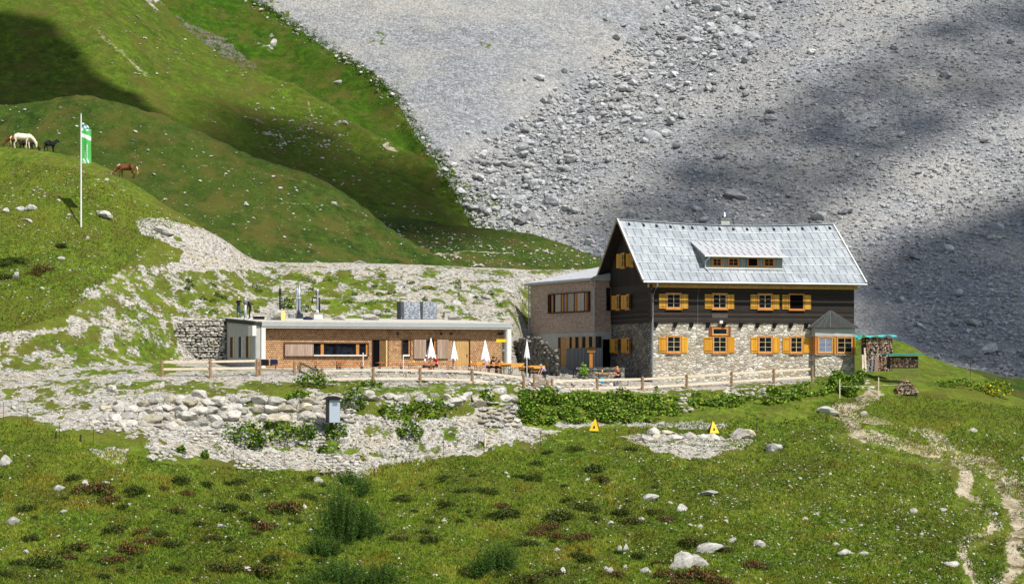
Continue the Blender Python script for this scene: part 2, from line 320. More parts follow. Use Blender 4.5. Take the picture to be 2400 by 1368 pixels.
BH = simple({-1500: [(218,700),(230,420),(255,150),(290,-180),(340,-500),(420,-800),(500,-700)], 0: [(218,700),(230,380),(250,180),(285,-100),(330,-400),(390,-650),(460,-500)], 200: [(218,700),(230,380),(250,200),(280,-30),(320,-260),(370,-450),(440,-330)],
             300: [(218,700),(230,400),(250,230),(275,60),(305,-80),(340,-180),(400,-60)], 380: [(218,700),(230,420),(250,270),(272,130),(290,50),(308,8),(350,120)], 470: [(218,700),(230,460),(248,320),(266,210),(282,140),(298,102),(330,220)],
             590: [(218,720),(230,500),(246,380),(262,280),(276,215),(290,169),(320,290)], 700: [(218,730),(230,540),(244,440),(258,340),(270,270),(282,217),(310,350)], 850: [(218,740),(229,580),(240,500),(252,420),(264,355),(274,302),(300,440)],
             1000: [(218,740),(228,620),(237,560),(247,490),(256,430),(264,373),(290,520)], 1060: [(218,745),(227,640),(236,590),(244,530),(252,480),(258,432),(286,560)], 1110: [(218,750),(226,660),(234,620),(241,580),(247,550),(252,522),(284,620)],
             1160: [(218,760),(226,690),(234,655),(241,620),(247,590),(252,572),(284,680)], 1300: [(218,790),(226,760),(234,740),(241,720),(247,700),(252,690),(284,760)]}, -1500, 1300, 3.2, [4, 50, 60, 50, 40, 10])
RG = simple({250: [(275,600),(300,200),(330,-100),(352,-300),(380,-100),(400,200)], 500: [(275,600),(300,260),(325,60),(348,-80),(380,60),(400,260)], 590: [(275,600),(298,280),(320,110),(342,3),(376,120),(400,300)],
             660: [(275,620),(295,300),(315,150),(334,52),(366,160),(396,330)], 760: [(270,640),(290,330),(306,200),(322,112),(352,220),(390,380)], 860: [(266,660),(282,380),(296,260),(310,172),(340,280),(380,430)],
             920: [(262,660),(276,410),(288,310),(300,225),(330,340),(376,470)], 960: [(260,670),(272,450),(282,370),(292,292),(322,400),(370,520)], 1000: [(258,680),(268,480),(276,410),(284,352),(314,460),(366,560)],
             1030: [(256,690),(264,520),(271,460),(278,400),(308,520),(364,600)], 1100: [(254,720),(260,620),(266,590),(272,560),(300,640),(360,700)]}, 250, 1100, 3.0, [4, 50, 70, 30, 6])
def scr(px_, py_):
    g = 1750-(650)*(py_/500.0); d = (px_-g)/260.0
    return 238+(905-py_)*.205+16*math.exp(-d*d)+(6 if px_ < g else 10*min(1, d/3))
sk = [-1500, -600, 0, 300]+list(range(450, 2700, 90))+[3000, 3600, 4600]
SC = Sheet({k: [(205, 1300)]+[(scr(k, p), p) for p in (905, 780, 660, 560, 460, 360, 260, 160, 60, -60, -300, -700)]+[(620, -500)] for k in sk},
           np.concatenate([np.linspace(-1500, 500, 60, endpoint=False), np.arange(500, 2500, 3.4), np.linspace(2500, 4600, 60)]), [4]+[36]*9+[14, 14, 6])

for A, (c1, c2), sd in ((KN, (.8, .25), 50), (VB, (1.2, .35), 51), (HB, (1.6, .3), 52), (BH, (2.2, .35), 53), (RG, (2.4, .4), 54)):
    zz0 = A.z+rough(A, (14, c1*.6, sd), (4.5, c2*.9, sd+3)); ter = .10*np.sin(zz0*6.3/1.1+5*fbm(A.X, A.Y, 9, 3, sd+8))*np.clip(.5+fbm(A.X, A.Y, 12, 2, sd+9)*1.6, 0, 1)
    A.z = zz0+rough(A, (1.3, .24, sd+5))+ter; A.fix()
sfoot = np.clip((SC.px-1300)/500, 0, 1); gul = np.exp(-((SC.px-(1740-1.3*SC.py0))/260)**2)
SC.z = SC.z+rough(SC, (40, 2.2, 60), (9, .5, 61))+rough(SC, (2.2, .28, 62), (.9, .16, 63))*(.35+.65*np.maximum(sfoot, gul)); SC.fix()
gA = (lin(30,46,13), lin(50,72,22), lin(72,96,32), lin(88,106,38), lin(64,80,28), lin(22,34,11))
gB = (lin(42,58,14), lin(72,94,24), lin(100,124,34), lin(116,132,40), lin(82,96,30), lin(28,40,12))  # brighter greens carry the big hill's sunlit look in the colour
gC = (lin(30,52,8), lin(50,82,12), lin(72,106,18), lin(84,112,22), lin(62,84,18), lin(22,38,8))
M_A = ground_mat('alpine_turf', gA, 2.2, .4); M_B = ground_mat('sunlit_turf', gB, 2.6, .25)
M_C = ground_mat('deep_green_turf', gC, 2.6, .25); M_K = ground_mat('knoll_turf', gA, 2.0, .1)  # knoll turf: same dark greens as the hills, less yellow
def cover(A, polys=(), lines=(), wob=10, rock=()):
    ax = A.px+wob*fbm(A.X, A.Y, 4, 4, 71)+wob*.5*fbm(A.X, A.Y, 1, 2, 75); ay = A.py0+wob*.7*fbm(A.X, A.Y, 4, 4, 72)+wob*.4*fbm(A.X, A.Y, 1, 2, 76); g = np.zeros(ax.shape); n = .5+.5*fbm(A.X, A.Y, 2, 4, 73)
    for p, v in polys: g = np.maximum(g, np.where(inpoly(ax, ay, p), np.clip((n-(1-v))*5+.3, 0, 1), 0))
    q = np.zeros(ax.shape)
    for p, w, v in lines: q = np.maximum(q, v*np.clip(1.3-linedist(ax, ay, p)/w, 0, 1))
    k = np.zeros(ax.shape)
    for p, v in rock: k = np.maximum(k, np.where(inpoly(ax, ay, p), v, 0))
    return {'grav': g, 'path': q, 'rock': k}
KN.mesh('ground', M_K, cover(KN)); KN_dummy = 0
VB.mesh('ground', M_A, cover(VB, [([(1120,562),(1290,575),(1350,602),(1240,598),(1100,590)], .3), ([(950,532),(1000,540),(980,556),(940,548)], .2), ([(1190,592),(1330,600),(1380,612),(1200,608)], .2)], [([(1000,600),(1100,588),(1200,590)], 3, .6)]))
HB.mesh('hillside', M_A, cover(HB, [([(630,468),(700,458),(790,480),(800,492),(720,484),(640,478)], .2)], [([(460,520),(560,500),(700,488),(820,488)], 3, .42), ([(350,440),(470,425),(560,405)], 3, .25), ([(470,395),(600,420),(740,440)], 3, .4)]))
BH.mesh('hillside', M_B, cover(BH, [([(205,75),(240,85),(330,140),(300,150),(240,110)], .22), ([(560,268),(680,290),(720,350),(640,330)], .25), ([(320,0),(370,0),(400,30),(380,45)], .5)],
        [([(220,85),(260,115),(300,145),(345,185)], 8, .45), ([(720,240),(735,280),(700,310),(620,350)], 3, .5), ([(900,330),(925,345)], 5, .8)]))
RG.mesh('hillside', M_C, cover(RG, [([(640,30),(700,60),(830,140),(960,270),(1000,345),(1010,330),(950,230),(860,150),(720,40),(650,10)], .35), ([(600,80),(650,90),(640,125),(600,110)], .5)], rock=[([(385,25),(440,52),(520,88),(575,125),(605,150),(590,178),(520,150),(460,112),(400,70)], .56)]))
# scree slope
t = NT('scree'); cl = t.n('TexVoronoi', {'Vector': t.co, 'Scale': 1.35}); cl2 = t.n('TexVoronoi', {'Vector': t.co, 'Scale': 3.4}); sepa = t.n('SeparateColor', {'Color': cl.outputs['Color']}).outputs[0]; sepb = t.n('SeparateColor', {'Color': cl2.outputs['Color']}).outputs[0]
base = t.ramp(t.math('ADD', t.math('MULTIPLY', sepa, .5), t.math('MULTIPLY', sepb, .5)), [(.1, lin(108,110,115)), (.5, lin(142,145,149)), (.9, lin(175,178,181))])
base = t.mix(t.ramp(t.noise(.05, 5, .6), [(.4, G(0)), (.7, G(.5))]), base, lin(190,184,170))
base = t.mix(t.ramp(t.noise(2.5, 5, .75), [(.32, G(.7)), (.5, G(0))]), base, lin(98,96,94))
vg = t.attr('grav'); vgn = t.ramp(t.math('ADD', vg, t.math('MULTIPLY', t.math('SUBTRACT', t.noise(1.6, 7, .8), .5), 2.4)), [(.52, G(0)), (.66, G(1))])
base = t.mix(vgn, base, lin(88,104,44))
M_SC = t.fin(base, .95, t.bump(t.math('SUBTRACT', 1.0, cl2.outputs['Distance']), .8, .25, t.bump(t.math('SUBTRACT', 1.0, cl.outputs['Distance']), .7, .5)), 0, .1)
SC.mesh('scree_slope', M_SC, cover(SC, [([(1010,30),(1060,0),(1120,20),(1100,60),(1030,70)], .25), ([(870,70),(905,72),(905,98),(868,95)], .5), ([(1130,90),(1160,95),(1160,108),(1135,106)], .5), ([(1330,20),(1400,30),(1420,140),(1370,120)], .22),
        ([(980,330),(1100,420),(1220,520),(1200,560),(1090,540),(1040,440),(980,370)], .5), ([(590,0),(640,0),(800,130),(930,240),(1000,340),(960,320),(760,150)], .45), ([(1350,580),(1420,600),(1380,620)], .5)], wob=16))
# far base reaching the horizon
mb = MB(); mb.face([(-4000, -800, -60), (4000, -800, -60), (4000, 6000, -60), (-4000, 6000, -60)]); tag(mb.build('terrain', M_A), kind='structure')
# ---------------------------------------------------------------- building materials
def stonewall(name, cols, mortar, scale=1.0, shadow=.8):
    t = NT(name); mp = t.n('Mapping', {'Vector': t.co, 'Scale': (2.3*scale, 2.3*scale, 4.2*scale)}).outputs[0]
    wob = t.mix(.3, mp, t.n('TexNoise', {'Vector': mp, 'Scale': .9, 'Detail': 3}).outputs['Color'], 'ADD')
    v = t.n('TexVoronoi', {'Vector': wob, 'Scale': 1.0}); e = t.n('TexVoronoi', {'Vector': wob, 'Scale': 1.0}, feature='DISTANCE_TO_EDGE').outputs['Distance']
    s = t.n('SeparateColor', {'Color': v.outputs['Color']}).outputs[0]
    c = t.ramp(s, [(0, cols[0]), (.3, cols[1]), (.6, cols[2]), (1, cols[3])])
    c = t.mix(t.ramp(t.noise(7, 6, .75), [(.34, G(.75)), (.55, G(0))]), c, tuple(.45*x for x in cols[1][:3])+(1,))
    c = t.mix(t.ramp(t.noise(.5, 4), [(.45, G(0)), (.7, G(.35))]), c, lin(190,168,120))
    c = t.mix(t.ramp(e, [(.01, G(.9)), (.07, G(0))]), c, mortar)
    h = t.math('ADD', t.ramp(e, [(0, G(0)), (.14, G(.8)), (.4, G(1))]), t.math('MULTIPLY', t.noise(12, 4), .35))
    return t.fin(c, .93, t.bump(h, .65, .1), 0, .15)
M_STONE = stonewall('rubble_stone', (lin(140,134,122), lin(186,178,162), lin(212,205,190), lin(234,230,220)), lin(152,144,130), 1.15)
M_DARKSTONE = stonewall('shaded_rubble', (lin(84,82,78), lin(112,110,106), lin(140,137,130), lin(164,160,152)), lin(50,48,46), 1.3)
def shingle(name, c0, c1, c2, w=.17, h=.16):
    t = NT(name); sp_ = t.n('SeparateXYZ', {'Vector': t.co}); u = t.math('ADD', sp_.outputs[0], t.math('MULTIPLY', sp_.outputs[1], 1.0))
    vec = t.n('CombineXYZ', {'X': u, 'Y': sp_.outputs[2]}).outputs[0]
    b = t.n('TexBrick', {'Vector': vec, 'Scale': 1.0, 'Brick Width': w, 'Row Height': h, 'Mortar Size': .014, 'Mortar Smooth': .3, 'Color1': c1, 'Color2': c2, 'Mortar': tuple(.18*x for x in c0[:3])+(1,), 'Bias': 0.0}, offset=.45)
    wn = t.n('TexWhiteNoise', {'Vector': t.n('VectorMath', {0: t.n('VectorMath', {0: vec, 1: (1/w, 1/h, 1)}, operation='MULTIPLY').outputs[0]}, operation='FLOOR').outputs[0]}).outputs['Value']
    c = t.mix(t.ramp(wn, [(.0, G(.55)), (.5, G(.1)), (1, G(.0))]), b.outputs['Color'], c0)
    fr = t.math('FRACT', t.math('DIVIDE', sp_.outputs[2], h)); c = t.mix(t.ramp(fr, [(.0, G(0)), (.78, G(.0)), (1.0, G(.5))]), c, tuple(.3*x for x in c0[:3])+(1,))
    c = t.mix(t.ramp(t.noise(1.1, 4), [(.4, G(0)), (.7, G(.5))]), c, tuple(.75*x for x in c1[:3])+(1,))
    return t.fin(c, .85, t.bump(t.math('ADD', t.math('SUBTRACT', 1.0, fr), t.math('MULTIPLY', t.math('SUBTRACT', 1.0, b.outputs['Fac']), .5)), .8, .03), 0, .15)
M_SHW = shingle('warm_larch_shingles', lin(122,84,56), lin(208,170,128), lin(182,138,96))
M_SHG = shingle('weathered_grey_shingles', lin(136,110,94), lin(214,190,170), lin(192,166,148), .2, .17)
def planks(name, c0, c1, w=.14, vert=True, gap=.3, rough=.8):
    t = NT(name); s_ = t.n('SeparateXYZ', {'Vector': t.co}); u = t.math('ADD', s_.outputs[0], s_.outputs[1]) if vert else s_.outputs[2]
    q = t.math('DIVIDE', u, w); fr = t.math('FRACT', q); wn = t.n('TexWhiteNoise', {'W': t.math('FLOOR', q)}, noise_dimensions='1D').outputs['Value']
    c = t.mix(wn, c0, c1); mp = t.n('Mapping', {'Vector': t.co, 'Scale': (9, 9, .8) if vert else (.8, .8, 9)}).outputs[0]
    c = t.mix(t.ramp(t.noise(1.6, 5, .7, mp), [(.35, G(.5)), (.6, G(0))]), c, tuple(.5*x for x in c0[:3])+(1,))
    edge = t.ramp(fr, [(0, G(1)), (.09, G(0)), (.92, G(0)), (1, G(1))]); c = t.mix(t.math('MULTIPLY', edge, gap), c, tuple(.12*x for x in c0[:3])+(1,))
    c = t.mix(1.0, c, t.ramp(t.n('ObjectInfo').outputs['Random'], [(0, (.80, .78, .74, 1)), (1, G(1.0))]), 'MULTIPLY')
    return t.fin(c, rough, t.bump(t.math('SUBTRACT', 1.0, edge), .6, .02), 0, .2)
M_DARKW = planks('dark_tarred_timber', (.026, .020, .017, 1), (.078, .064, .056, 1), .19, False, .9, .7)
M_DARKV = planks('dark_vertical_boards', (.014, .010, .008, 1), (.04, .03, .024, 1), .22, True, .9, .7)
M_DARKP = plain('charred_wood', (.02, .015, .012, 1), .7, .4)
M_LPLANK = planks('silvered_planks', lin(176,150,132), lin(206,184,166), .13, True, .8)
M_DOORW = planks('honey_door_boards', lin(204,164,104), lin(222,184,126), .2, True, .5)
M_GRAYB = planks('grey_boards', lin(120,124,128), lin(156,160,164), .16, True, .8)
M_SHUT = planks('orange_shutter_wood', lin(222,156,44), lin(240,182,66), .17, True, .5, .55)
M_SHUT2 = planks('pale_shutter_wood', lin(206,152,52), lin(226,176,80), .17, True, .5, .55)
M_FRAME = plain('window_frame_wood', lin(190,126,62), .6, .2, 5)
M_SASH = plain('pale_sash_wood', lin(214,186,128), .5, .12, 5)
M_BROWNF = plain('brown_frame_wood', lin(70,40,24), .7, .3, 4)
M_BEAM = plain('larch_beam', lin(196,150,84), .7, .25, 3, bump=.3)
M_CONC = plain('board_marked_concrete', lin(176,176,170), .9, .12, 1.5, bump=.5)
M_CONCL = plain('pale_concrete', lin(206,208,202), .88, .08, 1.2, bump=.3)
M_WHITE = plain('white_trim', lin(222,220,212), .6, .1, 2)
M_ROOFEDGE = plain('grey_fascia', lin(166,170,168), .6, .08, 1)
M_BLACK = plain('black_paint', (.012, .012, .014, 1), .5, .3)
M_STEEL = plain('flue_steel', lin(190,196,204), .3, .1, 3, metal=.85)
M_ZINC = plain('zinc_gutter', lin(196,200,204), .42, .1, 3, metal=.5)
M_DOWN = plain('grey_downpipe', lin(150,154,158), .4, .1, 3, metal=.4)
M_GREYPAINT = planks('grey_green_boards', lin(128,138,130), lin(150,160,150), .15, True, .6)
M_TINDARK = plain('dark_tin', lin(50,50,47), .75, .25, 3)
t = NT('window_glass'); M_GLASS = t.fin(t.ramp(t.noise(2, 3), [(.4, (.004, .005, .007, 1)), (.7, (.02, .025, .035, 1))]), .25, None, 0, .04)
t = NT('dark_opening'); M_DARK = t.fin((.004, .004, .005, 1), .9, None, 0, .05)
M_SKYGLASS = plain('sky_tinted_glass', lin(110,124,150), .1, .3, 1, spec=.6)  # pale blue base colour stands in for reflected sky
# sheet metal roof with per-sheet tone
t = NT('metal_roof'); s_ = t.n('SeparateXYZ', {'Vector': t.co}); vec = t.n('CombineXYZ', {'X': s_.outputs[0], 'Y': s_.outputs[2]}).outputs[0]
cell = t.n('VectorMath', {0: t.n('VectorMath', {0: vec, 1: (1/.68, 1/.74, 1)}, operation='MULTIPLY').outputs[0]}, operation='FLOOR').outputs[0]
wn = t.n('TexWhiteNoise', {'Vector': cell}).outputs['Value']
rc = t.ramp(wn, [(0, lin(148,155,161)), (.5, lin(162,168,174)), (1, lin(176,181,185))])
rc = t.mix(t.ramp(t.noise(2.2, 7, .75), [(.38, G(.5)), (.62, G(0))]), rc, lin(128,138,146)); rc = t.mix(t.ramp(t.noise(.7, 4, .6), [(.5, G(0)), (.7, G(.4))]), rc, lin(198,204,208))
M_ROOF = t.fin(rc, .5, t.bump(t.noise(1.1, 3), .25, .05), .08, .35)
M_SEAM = plain('roof_seam_metal', lin(112,120,126), .5, .15, 3, metal=.3)
M_BARR = plain('snow_bar_metal', lin(222,224,220), .45, .1, 3, metal=.2)
M_WROOF = planks('pale_ribbed_roof', lin(190,192,194), lin(214,214,214), .25, True, .6, .5)

class Frame:
    """building frame: x along the front, y into the building"""
    def __init__(s, ox, oy, ang):
        s.ox, s.oy, s.c, s.s, s.ang = ox, oy, math.cos(ang), math.sin(ang), ang
    def fx(s, px, y=0.0):                       # x on the plane y
        k = (px-CX)/FPX; return (k*(s.oy+y*s.c)-s.ox+y*s.s)/(s.c-k*s.s)
    def fy(s, px, x=0.0):                       # y on the plane x
        k = (px-CX)/FPX; return (s.ox+x*s.c-k*(s.oy+x*s.s))/(s.s+k*s.c)
    def Y(s, x, y): return s.oy+x*s.s+y*s.c
    def Xw(s, x, y): return s.ox+x*s.c-y*s.s
    def z(s, py, x, y): return (HY-py)/FPX*s.Y(x, y)
    def f(s, px, py, y=0.0): x = s.fx(px, y); return x, s.z(py, x, y)
    def g(s, px, py, x=0.0): y = s.fy(px, x); return y, s.z(py, x, y)
FRONT = lambda y0=0.0: (lambda a, n, z: (a, y0-n, z))
SIDE = lambda x0=0.0: (lambda a, n, z: (x0-n, a, z))

def window(parent, F, a0, a1, z0, z1, nx=2, nz=3, sh=None, shz=None, shmat=None, fmat=None, smat=None, glass=None, cas=.1, open_=False, sill=True, label=None, shopen=0.0, shflip=False):
    """casing > pane, sash bars, sill, shutters"""
    fmat = fmat or M_FRAME; smat = smat or M_SASH; glass = glass or M_GLASS
    mb = MB(); d = .07
    mb.box(a0, a1, 0, d, z1-cas, z1, F); mb.box(a0, a1, 0, d, z0, z0+cas, F); mb.box(a0, a0+cas, 0, d-.003, z0+cas, z1-cas, F); mb.box(a1-cas, a1, 0, d-.003, z0+cas, z1-cas, F)
    w = mb.build('window', fmat, parent)
    if label: w['label'] = label
    i0, i1, j0, j1 = a0+cas, a1-cas, z0+cas, z1-cas
    MB().box(i0, i1, .004, .018, j0, j1, F).build('pane', M_DARK if open_ else glass, w)
    if not open_:
        mb = MB(); b = .045
        mb.box(i0, i1, .018, .045, j0, j0+b, F); mb.box(i0, i1, .018, .045, j1-b, j1, F)
        for k in range(nx+1):
            x = i0+b/2+(i1-i0-b)*k/nx; ww = b*.95 if (k in (0, nx) or (nx % 2 == 0 and k == nx//2)) else b*.5; mb.box(x-ww/2, x+ww/2, .02, .05, j0+.002, j1-.002, F)
        for k in range(1, nz):
            z = j0+(j1-j0)*k/nz; mb.box(i0+.003, i1-.003, .019, .04, z-.014, z+.014, F)
        mb.build('sash', smat, w)
    if sill: MB().box(a0-.04, a1+.04, -.0, .14, z0-.06, z0-.003, F).build('sill', fmat, w)
    if sh:
        zz0, zz1 = shz or (z0+.03, z1-.06)
        for q, (s0, s1) in enumerate(sh):
            hinge, tip = (s1, s0) if q == 0 else (s0, s1)
            ca, sa = math.cos(shopen), math.sin(shopen)
            def FF(a, n, z, h=hinge, sg=(1 if tip > hinge else -1), ca=ca, sa=sa): r = abs(a-h); return F(h+sg*(r*ca-(n)*sa*0), n+r*sa, z)
            mb = MB(); mb.box(s0, s1, .03, .07, zz0, zz1, FF)
            for zz in (zz0+.14, zz1-.16):
                mb.box(s0+.03, s1-.03, .07, .078, zz-.02, zz+.02, FF, 1) if q == 0 else mb.box(s0+.03, s1-.03, .07, .078, zz-.02, zz+.02, FF, 0)
            mb.build('shutter', [shmat or M_SHUT, M_BROWNF], w)
    return w

# ---------------------------------------------------------------- main house
HF = Frame(10.96, 145.0, R(15.6)); HL = HF.fx(1998); HD = 10.2
house = thing('mountain_house', 'large dark timber and stone house with pale metal roof and orange shutters', 'house', (HF.ox, HF.oy, 0), HF.ang)
ZS = 3.03; ZE = 6.29
MB().box(0, HL, 0, HD, -3.4, ZS).build('stone_wall', M_STONE, house)
MB().box(-.035, 0, -.0, HD, -3.4, ZS-.004).build('gable_stone_wall', M_DARKSTONE, house)  # gable skin in a darker copy of the rubble, shade put into its colour
mb = MB(); o = .1
def zroof(v): return ZE+(v+1.1)*.84 if v < 5.1 else ZE+(11.3-v)*.84
mb.prism([(-o, -o, ZS), (-o, HD+o, ZS), (-o, HD+o, zroof(HD+o)-.25), (-o, 5.1, zroof(5.1)-.3), (-o, -o, zroof(-o)-.25)], (HL+2*o, 0, 0)); mb.build('timber_wall', M_DARKW, house)
# vertical boarding of the attic gable, stepping out a little
mb = MB(); mb.prism([(-o-.12, .45, 6.2), (-o-.12, 9.75, 6.2), (-o-.12, 9.6, zroof(9.6)-.3), (-o-.12, 5.1, zroof(5.1)-.35), (-o-.12, .6, zroof(.6)-.3)], (.119, 0, 0)); mb.build('gable_boarding', M_DARKV, house)
MB().box(-.3, HL+.25, -.45, -.12, 5.78, 6.1).build('eave_beam', M_BEAM, house)
mb = MB(); mb.box(-.24, -.09, -.7, -.1, 3.4, 6.0); mb.box(-.24, -.09, -.4, -.1, 3.1, 3.4); mb.build('corner_brace', M_DARKP, house)
# corbels under the timber floor
for cx_ in (1537, 1582, 1620, 1659, 1696, 1736, 1775, 1815, 1853, 1889):
    x = HF.fx(cx_, -.1); mb = MB(); mb.prism([(x-.11, -.002, ZS-.004), (x-.11, -.42, ZS-.004), (x-.11, -.3, ZS-.22), (x-.11, -.002, ZS-.42)], (.22, 0, 0)); mb.build('corbel', M_DARKP, house)
# roof
XL, XR = -1.05, HL+.72
def sag(x): u = min(max((x-XL)/(XR-XL), 0), 1); return -.30*math.sin(math.pi*u)**1.1
def RP(x, s, h=0.0, back=False):              # s from eave (0) to ridge (1)
    v = -1.1+6.2*s; z = ZE+s*5.21+sag(x)*s; n = Vector((0, -.643, .766)); p = Vector((x, v, z))+n*h
    if back: p.y = 10.2-p.y
    return p
NX = 30; mb = MB(); xs = [XL+(XR-XL)*k/NX for k in range(NX+1)]
for back in (False, True):
    for k in range(NX):
        for q in range(4):
            s0, s1 = q/4, (q+1)/4
            P = lambda x, s, h: RP(x, s, h, back)
            mb.face([P(xs[k], s0, 0), P(xs[k+1], s0, 0), P(xs[k+1], s1, 0), P(xs[k], s1, 0)]); mb.face([P(xs[k], s0, -.14), P(xs[k+1], s0, -.14), P(xs[k+1], s1, -.14), P(xs[k], s1, -.14)], 1)
    for x in (XL, XR): mb.face([RP(x, 0, 0, back), RP(x, 1, 0, back), RP(x, 1, -.14, back), RP(x, 0, -.14, back)], 1)
    for k in range(NX): mb.face([RP(xs[k], 0, 0, back), RP(xs[k+1], 0, 0, back), RP(xs[k+1], 0, -.14, back), RP(xs[k], 0, -.14, back)], 1)
roof = mb.build('roof', [M_ROOF, M_DARKP], house, recalc=False)
mb = MB(); NR = 7
for back in (False, True):
    for r_ in range(NR):
        s0, s1 = r_/NR+.004, (r_+1)/NR-.004; n_ = int((XR-XL)/.68)
        for k in range(1, n_+1):
            x = XL+.68*k-(.34 if r_ % 2 else 0)
            mb.bar(RP(x, s0, .012, back), RP(x, s1, .012, back), .03, .035)
mb.build('roof_seam', M_SEAM, roof)
mb = MB()
for back in (False, True):
    for r_ in range(1, NR):
        s = r_/NR; mb = MB()
        for k in range(NX): mb.bar(RP(xs[k], s, .03, back), RP(xs[k+1], s, .03, back), .05, .05, up=(0, -.64, .77))
        mb.build('snow_bar', M_BARR, roof)
mb = MB()
for k in range(NX): mb.bar(RP(xs[k], 1, .03), RP(xs[k+1], 1, .03), .3, .06)
mb.build('ridge_cap', M_ROOF, roof)
M_VERGE = plain('verge_wood', lin(150,132,112), .6, .2)
for x in (XL, XR):
    mb = MB()
    for k in range(6): mb.bar(RP(x, k/6, .0), RP(x, (k+1)/6, .0), .09, .2); mb.bar(RP(x, k/6, .0, True), RP(x, (k+1)/6, .0, True), .09, .2)
    mb.build('verge_board', M_VERGE, roof)
for x in (XL+.02, XR-.02):
    mb = MB()
    for k in range(6): mb.bar(RP(x, k/6, .08), RP(x, (k+1)/6, .08), .12, .05)
    mb.build('verge_flashing', M_BARR, roof)
for gx in (1474, 1508, 1538, 1571, 1601, 1622, 1654, 1686, 1718, 1750.5, 1781, 1813, 1847, 1880, 1912, 1944):
    s = .93; x = HF.fx(gx, -1.1+6.2*s); p = RP(x, s, 0); a = RP(x-.13, s-.02, .01); b = RP(x+.13, s-.02, .01); c = RP(x, s-.02, .22); d = RP(x, s+.04, .02)
    mb = MB(); mb.face([a, b, c], 1); mb.face([a, c, d]); mb.face([b, d, c]); mb.face([a, d, b]); mb.build('roof_vent', [M_TINDARK, M_BLACK], roof)
mb = MB(); mb.tube([(XL+.02, -1.19, ZE-.12), (XR-.02, -1.19, ZE-.12)], .085, 8); mb.build('gutter', M_ZINC, roof)
mb = MB(); y_ = -1.19; xg = HF.fx(1541, -1.19); xd = HF.fx(1529, -.12)
mb.tube([(xg, -1.19, ZE-.15), (xg, -1.15, ZE-.42), (xd, -.3, ZE-1.05), (xd, -.17, ZE-1.3), (xd, -.17, -2.2)], .07, 8); mb.build('downpipe', M_DOWN, house)
MB().tube([(HF.fx(1637), -.13, 5.7), (HF.fx(1634), -.13, 5.1), (HF.fx(1634), -.13, -1.5)], .012, 5).build('lightning_rod', M_DOWN, house)
# windows of the front
UP = [(1544, 1560, 1597, 1612), (1651.5, 1668, 1704.5, 1720), (1758.5, 1775, 1810.5, 1826), (1832.5, 1848, 1884.5, 1900)]
LO = [(1544, 1561, 1597, 1611), (1650, 1669, 1704.5, 1721), (1759, 1775.5, 1811, 1826.5), (1833.5, 1850, 1882, 1899)]
def fw(row, py0, py1, y0, mat, k):
    L, a, b, Rr = row; ys = 0 if y0 == 0 else -o; X = lambda p: HF.fx(p, ys); xm = X((a+b)/2); zt, zb = HF.z(py0, xm, ys), HF.z(py1, xm, ys)
    return window(house, FRONT(ys), X(a), X(b), zb, zt, 2, 3, [(X(L), X(a)-.02), (X(b)+.02, X(Rr))], (zb+.04, zt-.1), mat, sill=True, open_=k == 'open')
for i, r_ in enumerate(UP): fw(r_, 686+i*.7, 724+i*.7, 1, M_SHUT2, 'open' if i == 3 else '')
for i, r_ in enumerate(LO): fw(r_, 786+i*.5, 827+i*.3, 0, M_SHUT, '')
X = lambda p: HF.fx(p, 0); MB().box(X(1661), X(1712), 0, .05, HF.z(788, X(1686), 0)+.02, HF.z(764.5, X(1686), 0), FRONT()).build('lintel_board', plain('red_brown_board', lin(118,70,50), .7, .2), house)
window(house, FRONT(-.05), X(1667), X(1706), HF.z(788, X(1686), 0)+.06, HF.z(767, X(1686), 0), 1, 1, sill=False, cas=.1, fmat=M_FRAME)
mb = MB(); mb.box(X(1684), X(1691), .1, .3, HF.z(758, X(1687), 0), HF.z(751, X(1687), 0), FRONT()); mb.build('lamp', M_WHITE, house)
MB().box(X(1667), X(1704), .003, .03, HF.z(745, X(1685), 0), HF.z(735, X(1685), 0), FRONT(-o)).build('board_patch', plain('worn_board', lin(86,76,74), .8, .3, 6), house)
# windows of the gable
def gw(p0, p1, py0, py1, s0, s1, x0, mat, open_=False):
    y1, y0 = HF.fy(p0, x0), HF.fy(p1, x0); ym = (y0+y1)/2; zt, zb = HF.z(py0, x0, ym), HF.z(py1, x0, ym); w = .36
    window(house, SIDE(x0), y0, y1, zb, zt, 2, 2, [(y0-.52, y0-.02), (y1+.02, y1+.52)], (zb+.03, zt-.07), mat, shopen=.55, open_=open_)
gw(1446, 1455, 690, 726, 0, 0, -o, M_SHUT2); gw(1468.5, 1477.5, 689, 725, 0, 0, -o, M_SHUT2)
gw(1441.5, 1451, 792, 827, 0, 0, -.035, M_SHUT); gw(1469, 1478.5, 790, 827, 0, 0, -.035, M_SHUT)
gw(1457.5, 1467, 592, 628, 0, 0, -o-.12, M_SHUT2); gw(1480, 1488, 591, 625, 0, 0, -o-.12, M_SHUT2)
# chimney
xa, xb = HF.fx(1688, 5.6), HF.fx(1708, 5.6); yc = 5.35
mb = MB(); mb.box(xa, xb, yc, yc+.7, 10.2, 11.72); mb.box(xa-.08, xb+.08, yc-.08, yc+.78, 11.72, 11.84, m=1); ch = mb.build('chimney', [M_CONC, M_GREYPAINT], roof)
xm = (xa+xb)/2+.02; MB().tube([(xm, yc+.35, 11.84), (xm, yc+.35, 12.0), (xm, yc+.35, 12.02), (xm, yc+.35, 12.25), (xm, yc+.35, 12.42)], [.17, .17, .15, .14, .03], 12).build('chimney_cowl', M_STEEL, ch, True)
MB().tube([(xm, yc+.35, 11.845), (xm, yc+.35, 11.98)], .2, 12).build('cowl_base', M_BLACK, ch)
